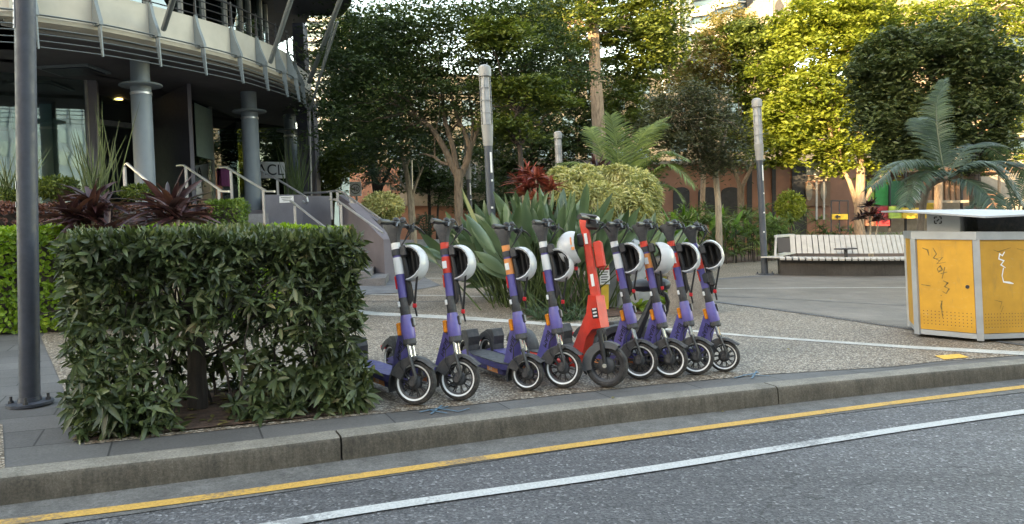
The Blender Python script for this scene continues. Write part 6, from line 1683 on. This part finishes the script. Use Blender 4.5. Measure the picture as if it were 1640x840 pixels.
palm('spiky dark palm half out of the frame right of the bin canopy', (1630, 400), 15, [
    ([(1625, 345), (1600, 320), (1575, 318), (1550, 335)], 0, .35, .3), ([(1628, 345), (1615, 300), (1600, 280), (1590, 270)], .3, .35, .3), ([(1630, 345), (1640, 300), (1660, 270), (1690, 260)], .3, .4, .3), ([(1630, 345), (1660, 320), (1690, 320), (1720, 345)], -.3, .4, .4), ([(1626, 345), (1590, 335), (1570, 345), (1555, 358)], -.5, .3, .3)], 'palmd', [(1628, 400), (1627, 345)], r=.1, bm='bark_d')
palm('small dark palm-like shrub beyond the second scooter', (682, 410), 21, [([(682, 385), (682 + dx * .5, 365 - dy), (682 + dx, 372 - dy * .7)], dd, .22, .3) for dx, dy, dd in ((-24, 8, 0), (-14, 18, .2), (2, 22, 0), (18, 18, .2), (28, 8, 0), (-26, -2, -.3), (28, -4, -.3))], 'palmd', None, name='palm_shrub', n=20)
palm('dark drooping palm low between the trees, left of the dead tree', (606, 400), 26, [([(606, 296), (606 + dx * .5, 286 - dy), (606 + dx, 300 - dy * .5)], dd, .4, .5) for dx, dy, dd in ((-30, 6, 0), (-18, 14, .3), (0, 16, 0), (20, 14, .3), (32, 6, 0), (-28, -6, -.4), (28, -8, -.4))], 'palmd', [(606, 400), (606, 296)], r=.08, bm='bark_d', n=24)

def rosette(c, n, L, Wd, zmin, zmax, droop, prof, fold=.3, jit=.04, lv=.25):
    d = rdir(n, zmin, zmax); side = np.cross(d, np.array([0, 0, 1.0])) + rng.normal(0, .25, (n, 3))
    base = np.array(tuple(c)) + rng.normal(0, jit, (n, 3)) * np.array([1, 1, .3])
    return ribbons(base, d, side, L * rng.uniform(1 - lv, 1 + lv, n), Wd * rng.uniform(.8, 1.2, n), droop * rng.uniform(.6, 1.3, n), prof, fold)
def plant(name, label, cat_, c, parts, lm, group=None, stem=None, sm='bark_d'):
    """parts: list of (v, f); one foliage mesh, optional stems"""
    v, f = cat(parts)
    if stem is None:
        o = np_mesh(name, v - np.array(tuple(c)), f, LM[lm], None, smooth=True); o.location = c; return tag(o, label, cat_, group)
    root = empty(name, c, label, cat_, group)
    np_mesh('foliage', v, f, LM[lm], root)
    b = MB()
    for pts, r in stem: b.tube(pts, r, 7)
    b.build('stem', M[sm], root); return root
# bird-of-paradise clumps
def upright(c, n, H, L, Wd, spread=.35, r=.22):
    base = np.array(tuple(c)) + rng.normal(0, r, (n, 3)) * np.array([1, .8, 0])
    d = np.stack([rng.normal(0, spread, n) , rng.normal(0, spread * .8, n), np.ones(n)], 1); d[:, :2] += (base - np.array(tuple(c)))[:, :2] * .5
    d = nrm(d); hh = H * rng.uniform(.55, 1.0, n)
    side = np.cross(d, rdir(n, -.2, .2))
    st = ribbons(base, d, side, hh, .022, .08, np.array([1, 1, .9, .8, .7]), .5)
    top = base + d * hh[:, None]; top[:, 2] -= .08 * hh
    d2 = nrm(d + rng.normal(0, .12, (n, 3)) - np.array([0, 0, .16]) * hh[:, None] * 0)
    bl = ribbons(top, d2, side, L * rng.uniform(.8, 1.2, n), Wd * rng.uniform(.8, 1.2, n), rng.uniform(.0, .28, n), np.array([.25, .8, 1.0, .92, .6, .05]), .55)
    return st, bl
bops = [(835, 492, .98, 'left'), (880, 498, 1.05, ''), (930, 495, .92, ''), (818, 484, .80, ''), (985, 485, .70, ''), (860, 480, 1.12, '')]
bl_lab = ['broad-leaved paradise plant directly behind the third scooter', 'broad-leaved paradise plant directly behind the white-stickered scooter left of the red one', 'broad-leaved paradise plant directly behind the red scooter', 'paradise plant at the left end of the clump, leaning over the lamp post', 'low paradise plant at the right end of the clump beside the yellow post', 'tallest paradise plant at the back of the clump, under the red cordyline']
for (px, py, H, _), lb_ in zip(bops, bl_lab):
    a, b_ = G(px, py); c = W(a, b_)
    st, bl = upright(c, 62, H * 1.28, .60, .14, .38, .22)
    rt = empty('paradise_plant', c, lb_, 'plant', 'paradise plants in the central bed')
    v, f = cat([bl]); np_mesh('foliage', v, f, LM['bop'], rt); v, f = cat([st]); np_mesh('stem', v, f, LM['reed'], rt)
# long low leaves sweeping left of the clump
a, b_ = G(812, 480); c = W(a, b_) + Vector((0, 0, .25))
d = np.array([[-1, -.1, .75], [-1, .1, .5], [-1, -.2, .25], [-.9, -.3, .1], [-.8, .2, 1.0], [-1, -.2, .38], [-.9, .0, .62]]); n = len(d)
v, f = ribbons(np.tile(np.array(tuple(c)), (n, 1)), d, np.tile([0, .5, 1.0], (n, 1)), np.array([.95, .85, .8, .7, 1.0, .72, .6]), .11, .12, np.array([.2, .35, .8, 1, .8, .05]), .5)
plant('paradise_leaf_spray', 'long broad leaves sweeping out to the left across the lamp post', 'plant', c, [(v, f)], 'bop')
# cordylines
def cordy(px, py_base, d, tops, label, lm, L, Wd, n=34, name='cordyline', group=None, zmin=.05):
    p = P(px, py_base, d); g0 = Vector((p.x, p.y, min(p.z, gz(p.x)) if py_base > 380 else p.z)); parts = []; stems = []
    for tx, ty, dd, k in tops:
        c = P(tx, ty, d + dd); parts.append(rosette(c, int(n * k), L * k, Wd, zmin, .98, .35, STRAP, .45, .03)); stems.append(([g0, (g0 + c) / 2 + Vector((random.uniform(-.05, .05), 0, 0)), c], [.025, .02, .018]))
    return plant(name, label, 'plant', g0, parts, lm, group, stems, 'bark_p')
cordy(152, 400, 8.2, [(150, 352, 0, 1.0), (128, 372, .3, .8), (172, 368, -.2, .8), (145, 322, .1, .85), (120, 350, -.1, .8)], 'purple-black cordyline beside the dark pole, in front of the red hedge', 'cord', .55, .06, 46, zmin=-.15)
cordy(268, 400, 8.0, [(272, 335, 0, 1.0), (258, 352, .2, .7), (285, 350, -.1, .8)], 'purple-black cordyline on a pale stem nearest the small green box hedge', 'cord', .52, .066, 40, zmin=-.1)
cordy(855, 440, 11.6, [(850, 300, 0, 1), (872, 296, .2, 1), (835, 292, .3, .9), (862, 320, -.2, .8), (845, 278, .3, .8), (882, 305, 0, .9), (858, 285, 0, .9), (838, 312, .1, .8)], 'bright red cordyline above the paradise plants', 'cordr', .36, .05, 30, zmin=.1)
cordy(955, 440, 14.6, [(955, 272, 0, 1), (968, 276, .2, .8), (944, 280, .1, .7)], 'dark red cordyline rising out of the yellow variegated shrub', 'cord', .42, .062, 44, zmin=.0)
cordy(1395, 420, 19.5, [(1395, 345, 0, 1), (1380, 350, .2, .8), (1408, 352, .1, .8), (1392, 330, .2, .8)], 'dark purple cordyline behind the bench', 'cord', .40, .06, 40)
# hedge builder
def hedge_leaves(poly, z0, z1, n, L, Wd, out=.04, droop=.2, prof=LEAF5, holes=None, fold=.35, topk=1.0, inner=.0, up=.35, whorl=1):
    """poly: (a, b) footprint, leaves spread over walls and top"""
    per = [(Vector(poly[i]), Vector(poly[(i + 1) % len(poly)])) for i in range(len(poly))]
    cen_ = sum((Vector(p) for p in poly), Vector((0, 0))) / len(poly)
    ar = [(q - p).length * (z1 - z0) for p, q in per]
    A2 = abs(sum(p.x * q.y - q.x * p.y for p, q in per)) / 2 * topk
    w_ = np.array(ar + [A2]); w_ /= w_.sum(); ch = rng.choice(len(w_), n, p=w_)
    base = np.zeros((n, 3)); nor = np.zeros((n, 3)); keep = np.ones(n, bool)
    for i in range(n):
        k = ch[i]; dpt = abs(rng.normal(0, .06)) if rng.random() > inner else rng.uniform(0, .4)
        if k < len(per):
            p, q = per[k]; u = rng.uniform(-.02, 1.02); z = rng.uniform(z0, z1); ab = p.lerp(q, u); t = (q - p).normalized(); nn_ = Vector((t.y, -t.x))
            if nn_.dot((p + q) / 2 - cen_) < 0: nn_ = -nn_
            bul = .03 * math.sin(u * 9 + k) + .03 * math.sin(z * 7 + u * 4)
            if holes and holes(k, u, z): keep[i] = False
            ab = ab - nn_ * (dpt - bul); base[i] = V(ab.x, ab.y, z); nor[i] = (nn_.x, nn_.y, 0)
        else:
            while True:
                a = rng.uniform(min(p[0] for p in poly), max(p[0] for p in poly)); b_ = rng.uniform(min(p[1] for p in poly), max(p[1] for p in poly))
                ins = False; j = len(poly) - 1
                for m in range(len(poly)):
                    if (poly[m][1] > b_) != (poly[j][1] > b_) and a < (poly[j][0] - poly[m][0]) * (b_ - poly[m][1]) / (poly[j][1] - poly[m][1]) + poly[m][0]: ins = not ins
                    j = m
                if ins: break
            base[i] = V(a, b_, z1 - dpt * .5 + .02 * math.sin(a * 6) + .015 * math.sin(b_ * 11)); nor[i] = (0, 0, 1)
    base = base[keep]; nor = nor[keep]; n = len(base)
    if whorl > 1:
        m_ = n // whorl; sh = nrm(nor[:m_] * .7 + rdir(m_) * .6 + np.array([0, 0, .45])); base = np.repeat(base[:m_], whorl, 0); nor = np.repeat(nor[:m_], whorl, 0); S2 = np.repeat(sh, whorl, 0); n = len(base)
        base = base + S2 * rng.uniform(-.03, .03, (n, 1)); d = nrm(S2 * rng.uniform(.1, 1.0, (n, 1)) + rdir(n) * .95 - np.array([0, 0, .10])); sc_ = np.repeat(rng.uniform(.65, 1.35, m_), whorl); side = np.cross(d, S2 + rdir(n) * .15)
        return ribbons(base, d, side, L * sc_ * rng.uniform(.7, 1.15, n), Wd * sc_ * rng.uniform(.8, 1.2, n), droop * rng.uniform(.2, 1.6, n), prof, fold)
    d = nrm(nor * .45 + rdir(n) * .85 + np.array([0, 0, up])); side = np.cross(d, nor + rdir(n) * .35)
    return ribbons(base, d, side, L * rng.uniform(.6, 1.25, n), Wd * rng.uniform(.7, 1.25, n), droop * rng.uniform(.2, 1.6, n), prof, fold)
# front hedge
def front_holes(k, u, z):
    # thin, see-through skirts; the lower middle is nearly bare, and there are dark hollows higher up
    r = random.random()
    if k == 0:
        h = .97 * math.exp(-((u - .43) / .10) ** 2) * max(0, min(1, (.56 - z) / .2))
        h += .75 * math.exp(-((u - .66) / .2) ** 2) * math.exp(-((z - .34) / .15) ** 2) + .6 * math.exp(-((u - .27) / .09) ** 2) * math.exp(-((z - .42) / .13) ** 2)
        h += .85 * math.exp(-((u - .30) / .10) ** 2 - ((z - .80) / .10) ** 2) + .85 * math.exp(-((u - .62) / .12) ** 2 - ((z - .86) / .06) ** 2) + .7 * math.exp(-((u - .85) / .06) ** 2 - ((z - .78) / .08) ** 2)
        h += .55 * max(0, math.sin(u * 19 + math.sin(z * 9) * 2) * math.sin(z * 12 + u * 5))
        return r < h
    return r < (.66 if z < .5 else .2)
def low_holes(k, u, z): return k == 0 and .3 < u < .55
FLh, FRh = (-2.37, 4.05), (-.93, 4.68); nx_, ny_ = -.41 * .95, .91 * .95
hp = [FLh, FRh, (FRh[0] + nx_, FRh[1] + ny_), (FLh[0] + nx_, FLh[1] + ny_)]
fh = empty('clipped_hedge', W(-1.9, 5.0), 'large clipped hedge of long dark green leaves at the kerb, left of the scooters', 'hedge')
v, f = cat([hedge_leaves(hp, .0, 1.07, 32000, .070, .021, droop=.25, holes=front_holes, inner=.28, whorl=7), hedge_leaves(hp, .0, .26, 2100, .098, .030, droop=.4, holes=low_holes, inner=.1, topk=.01, whorl=7), hedge_leaves(hp, 1.02, 1.10, 5200, .072, .021, droop=.1, topk=1.2, up=.7)])
np_mesh('foliage', v, f, LM['hedge'], fh)
b = MB()
tr0 = G(315, 676); c0 = W(tr0[0] - .12, tr0[1] + .3)
b.tube([c0, c0 + Vector((.01, 0, .35)), c0 + Vector((-.02, .02, .62)), c0 + Vector((.02, .05, .95))], [.065, .055, .05, .03], 10)
for k in range(34):
    u = random.random(); s_1 = Vector((FLh[0] + (FRh[0] - FLh[0]) * u + nx_ * (q := random.uniform(.12, .9)), FLh[1] + (FRh[1] - FLh[1]) * u + ny_ * q))
    p0 = W(*s_1) if k % 2 else c0 + Vector((0, 0, random.uniform(.3, .7)))
    p1 = V(s_1.x + random.uniform(-.2, .2), s_1.y + random.uniform(-.2, .2), random.uniform(.6, 1.05)); b.tube(wig(p0, p1, 5, .06), [.010, .009, .008, .007, .005, .003], 5)
b.build('branches', M['bark_d'], fh)
# litter leaves on the bed under the hedge
n = 260; u = rng.uniform(0, 1, n); q = rng.uniform(-.02, 1, n)
bs = np.array([tuple(W(FLh[0] + (FRh[0] - FLh[0]) * a_ + nx_ * b_, FLh[1] + (FRh[1] - FLh[1]) * a_ + ny_ * b_, .02)) for a_, b_ in zip(u, q)])
d = rdir(n, -.05, .12); v, f = ribbons(bs, d, np.cross(d, [0, 0, 1.0]) + rng.normal(0, .1, (n, 3)), .07, .025, .1, LEAF5, .3)
o = np_mesh('fallen_leaves', v, f, LM['golden']); tag(o, 'dry fallen leaves on the soil under the clipped hedge', 'leaves', kind='stuff')
# lime hedge behind
lp = [(-9.5, 6.15), (-5.35, 7.95), (-2.0, 9.45), (-2.35, 10.2), (-5.7, 8.75), (-9.9, 6.9)]
lh = empty('lime_hedge', W(-5, 8.2), 'low clipped hedge of small bright lime green leaves behind the dark pole', 'hedge')
v, f = hedge_leaves(lp, .0, 1.12, 30000, .060, .036, droop=.1, prof=np.array([.4, 1, .9, .1]), topk=1.5, up=.5); np_mesh('foliage', v, f, LM['lime'], lh)
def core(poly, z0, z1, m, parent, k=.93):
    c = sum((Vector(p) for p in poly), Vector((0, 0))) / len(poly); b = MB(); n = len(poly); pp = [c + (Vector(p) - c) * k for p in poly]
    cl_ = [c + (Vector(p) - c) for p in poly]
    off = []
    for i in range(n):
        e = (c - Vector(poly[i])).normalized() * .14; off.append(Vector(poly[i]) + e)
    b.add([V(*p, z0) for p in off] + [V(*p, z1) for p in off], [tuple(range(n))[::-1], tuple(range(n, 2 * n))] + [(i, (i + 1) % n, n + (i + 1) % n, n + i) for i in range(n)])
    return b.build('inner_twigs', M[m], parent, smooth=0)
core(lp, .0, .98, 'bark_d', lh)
rp = [(-10, 8.6), (-6.9, 9.9), (-4.35, 10.9), (-4.6, 11.7), (-7.3, 10.8), (-10.3, 9.4)]
rh = empty('red_hedge', W(-6.5, 10.5), 'clipped hedge of small dark red-brown leaves in front of the terrace wall', 'hedge')
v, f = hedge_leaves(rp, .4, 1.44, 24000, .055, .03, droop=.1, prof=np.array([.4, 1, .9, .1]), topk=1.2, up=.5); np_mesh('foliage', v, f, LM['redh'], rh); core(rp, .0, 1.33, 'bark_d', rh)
gp = [(-4.40, 11.0), (-3.95, 11.15), (-4.15, 11.95), (-4.60, 11.8)]
gh = empty('green_box_hedge', W(-4.2, 11.5), 'small square clipped green hedge at the right end of the red hedge', 'hedge')
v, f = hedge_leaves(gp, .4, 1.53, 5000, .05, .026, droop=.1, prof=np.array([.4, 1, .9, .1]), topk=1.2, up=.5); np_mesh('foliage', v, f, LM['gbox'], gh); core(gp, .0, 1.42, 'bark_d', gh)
# terrace planting: reeds and low shrubs
def reeds(px, py, d, n, H, label, spread=.22):
    c = P(px, py, d); dd = nrm(np.stack([rng.normal(0, spread, n), rng.normal(0, spread, n), np.ones(n)], 1)); bs = np.array(tuple(c)) + rng.normal(0, .10, (n, 3)) * np.array([1, 1, 0])
    v, f = ribbons(bs, dd, np.cross(dd, [0, 1.0, .1]), H * rng.uniform(.45, 1.15, n), .022, .03, np.array([.9, 1, .8, .5, .1]), .6)
    plant('reed_plant', label, 'plant', c, [(v, f)], 'reed', 'tall reeds on the terrace planters')
reeds(150, 312, 12.3, 46, 1.05, 'tall spiky reeds on the terrace planter behind the left cordyline', .22)
reeds(15, 318, 12.0, 40, .95, 'tall spiky reeds on the terrace planter left of the dark pole', .4)
reeds(475, 318, 20.4, 60, 1.7, 'tall spiky reeds in the planter below the white lettered sign', .22)
reeds(175, 312, 12.6, 12, 1.6, 'a few very tall thin reeds against the glass behind the left cordyline', .1)
def shrub(px, py, d, rx, ry, n, leaf, label, lm, name='shrub', group=None, ry3=None):
    c = P(px, py, d); u = rdir(n) * (rng.uniform(.2, 1, n) ** (1 / 3))[:, None]; pos = np.array(tuple(c)) + u * np.array([rx * d / F, (ry3 or (rx + ry) / 2) * d / F, ry * d / F])
    dd = nrm(u * .8 + rdir(n)); v, f = ribbons(pos, dd, np.cross(dd, rdir(n)), leaf * rng.uniform(.7, 1.3, n), leaf * .45, .1, np.array([.4, 1, .8, .1]), .3)
    plant(name, label, 'shrub', c, [(v, f)], lm, group)
shrub(90, 300, 12.4, 34, 18, 1500, .06, 'low green shrub on the planter right of the dark pole', 'mid')
shrub(222, 308, 13, 30, 12, 900, .06, 'low shrub on the planter in front of the left round column', 'mid')
shrub(612, 332, 20, 34, 24, 3200, .09, 'yellowish green clipped shrub right of the 40 speed sign', 'vari')
shrub(10, 312, 12, 30, 10, 700, .06, 'low green shrub on the planter left of the dark pole', 'mid')
# variegated shrub mass
vs_ = empty('variegated_shrub', W(1.6, 13.2), 'large rounded shrub of yellow and cream striped leaves behind the red scooter', 'shrub')
parts = []
for px, py, rx, ry, dd in [(925, 296, 42, 24, 0), (970, 292, 34, 24, .3), (1010, 298, 38, 28, .1), (950, 318, 48, 26, -.3), (1030, 345, 24, 38, 0), (897, 284, 16, 14, .1), (1000, 328, 40, 26, -.2), (1038, 310, 16, 26, .2), (988, 276, 14, 9, 0), (935, 276, 18, 9, .2)]:
    n = 1150; c = P(px, py, 13.2 + dd); u = rdir(n) * (rng.uniform(.5, 1, n) ** (1 / 3))[:, None]; k = 13.2 / F
    pos = np.array(tuple(c)) + u * np.array([rx * k, rx * k, ry * k]); dn = nrm(u * .9 + rdir(n) * .7 + np.array([0, 0, .2])); parts.append(ribbons(pos, dn, np.cross(dn, rdir(n)), .13 * rng.uniform(.7, 1.3, n), .026, .45, LEAF5, .35))
v, f = cat(parts); np_mesh('foliage', v, f, LM['vari'], vs_)
b = MB(); 
for px in (930, 960, 990, 1020): b.tube(wig(P(px, 440, 13.3), P(px + 5, 320, 13.3), 4, .04), .02, 6)
b.build('stem', M['bark_d'], vs_)
# grass tufts at the front of the central bed
tf = [(850, 506), (872, 512), (893, 514), (915, 512), (932, 505), (860, 498), (905, 500)]
for px, py in tf:
    a, b_ = G(px, py); c = W(a, b_); n = 120
    plant('tufted_plant', 'blue-green grass tuft at the front edge of the central planting bed', 'plant', c, [rosette(c, n, .27, .012, .15, .95, .5, np.array([.8, 1, .7, .1]), .3, .06)], 'grass', 'grass tufts at the edge of the central bed')
# broad-leaved ground plants, right of the yellow post
bp = [(1000, 492), (1022, 498), (1046, 494), (1068, 490), (1010, 478), (1040, 476), (1075, 474), (1090, 485), (990, 470), (1060, 462)]
for px, py in bp:
    a, b_ = G(px, py); c = W(a, b_) + Vector((0, 0, .04))
    plant('ground_plant', 'broad-leaved yellow-green ground plant around the black saddle', 'plant', c, [rosette(c, 20, .27, .075, .1, .9, .35, np.array([.4, .9, 1, .7, .08]), .4, .04)], 'brom', 'broad-leaved ground plants in the central bed')
# right garden: strap-leaved clumps, canna, low border
k = 0
for px, py, H in [(px_, py_, H_ + .45) for px_, py_, H_ in [(1085, 428, .75), (1110, 424, .9), (1140, 423, 1.0), (1165, 421, .85), (1190, 420, .95), (1215, 418, .9), (1240, 417, .85), (1262, 415, .8), (1100, 412, 1.2), (1130, 410, 1.25), (1160, 409, 1.2), (1195, 408, 1.3), (1230, 408, 1.25), (1262, 406, 1.2), (1290, 406, 1.3), (1318, 405, 1.1), (1070, 416, .9), (1345, 405, .7), (1250, 400, 1.5), (1180, 400, 1.4)]]:
    a, b_ = G(px, py); c = W(a, b_); parts = []; stems = []
    for q in range(8):
        cc = c + Vector((random.uniform(-.4, .4), random.uniform(-.3, .3), H * random.uniform(.12, 1.1))); parts.append(rosette(cc, 26, .50, .046, -.1, .9, .45, STRAP, .35, .04)); stems.append(([Vector((cc.x, cc.y, gz(cc.x))), cc], [.012, .010]))
    plant('strap_leaved_plant', 'dark green strap-leaved clump in the garden bed left of the bench', 'plant', c, parts, 'strapg', 'strap-leaved clumps in the right garden bed', stems)
for px, py, H, lb_ in [(1102, 424, 1.7, 'bright green broad-leaved canna at the left end of the right garden bed'), (1146, 420, 1.75, 'bright green canna with one big upright leaf, right of the scooters'), (1226, 412, 1.55, 'bright green canna just left of the right hand lamp post')]:
    a, b_ = G(px, py); c = W(a, b_); st, bl = upright(c, 13, H * .75, .75, .24, .28, .15)
    rt = empty('canna_plant', c, lb_, 'plant', 'cannas of the right garden bed'); np_mesh('foliage', *bl, LM['canna'], rt); np_mesh('stem', *st, LM['canna'], rt)
for px in range(1335, 1500, 14):
    a, b_ = G(px, 398); c = W(a, b_)
    plant('border_plant', 'low green strap grass in the border behind the bench', 'plant', c, [rosette(c + Vector((0, 0, .25)), 70, .55, .03, .1, .95, .4, STRAP, .3, .14)], 'strapg', 'low strap grasses behind the bench')
for px in (1360, 1410, 1440, 1600, 1640):
    a, b_ = G(px, 392); c = W(a, b_) + Vector((0, 0, .4))
    plant('border_plant', 'low green strap grass in the border behind the bench', 'plant', c, [rosette(c, 60, .7, .035, .0, .95, .35, STRAP, .3, .14)], 'strapg', 'low strap grasses behind the bench')
shrub(1265, 330, 27, 22, 24, 1500, .12, 'sunlit yellow-green shrub against the terracotta wall', 'bright')
shrub(1090, 395, 17.5, 26, 26, 1100, .12, 'bright green low bush behind the last scooters', 'canna')

# loose leaves lying in the gutter and on the plaza
for (px, py, h) in [(895, 697, HR), (1160, 640, HR), (1385, 634, HR), (1150, 660, HR), (620, 720, HR), (250, 775, HR), (700, 560, EYE), (1260, 560, EYE), (1330, 480, EYE), (980, 640, EYE), (520, 640, EYE)]:
    a, b_ = G(px, py, h); c = np.array([tuple(W(a, b_, EYE - h + .012))]); d = rdir(1, .02, .1)
    v, f = ribbons(c, d, np.cross(d, [0, 0, 1.0]), .05, .022, .15, LEAF5, .5)
    o = np_mesh('fallen_leaf', v - c, f, LM['golden']); o.location = c[0]; tag(o, 'single dry leaf lying loose on the paving or in the gutter', 'leaf', 'loose dry leaves on the ground')
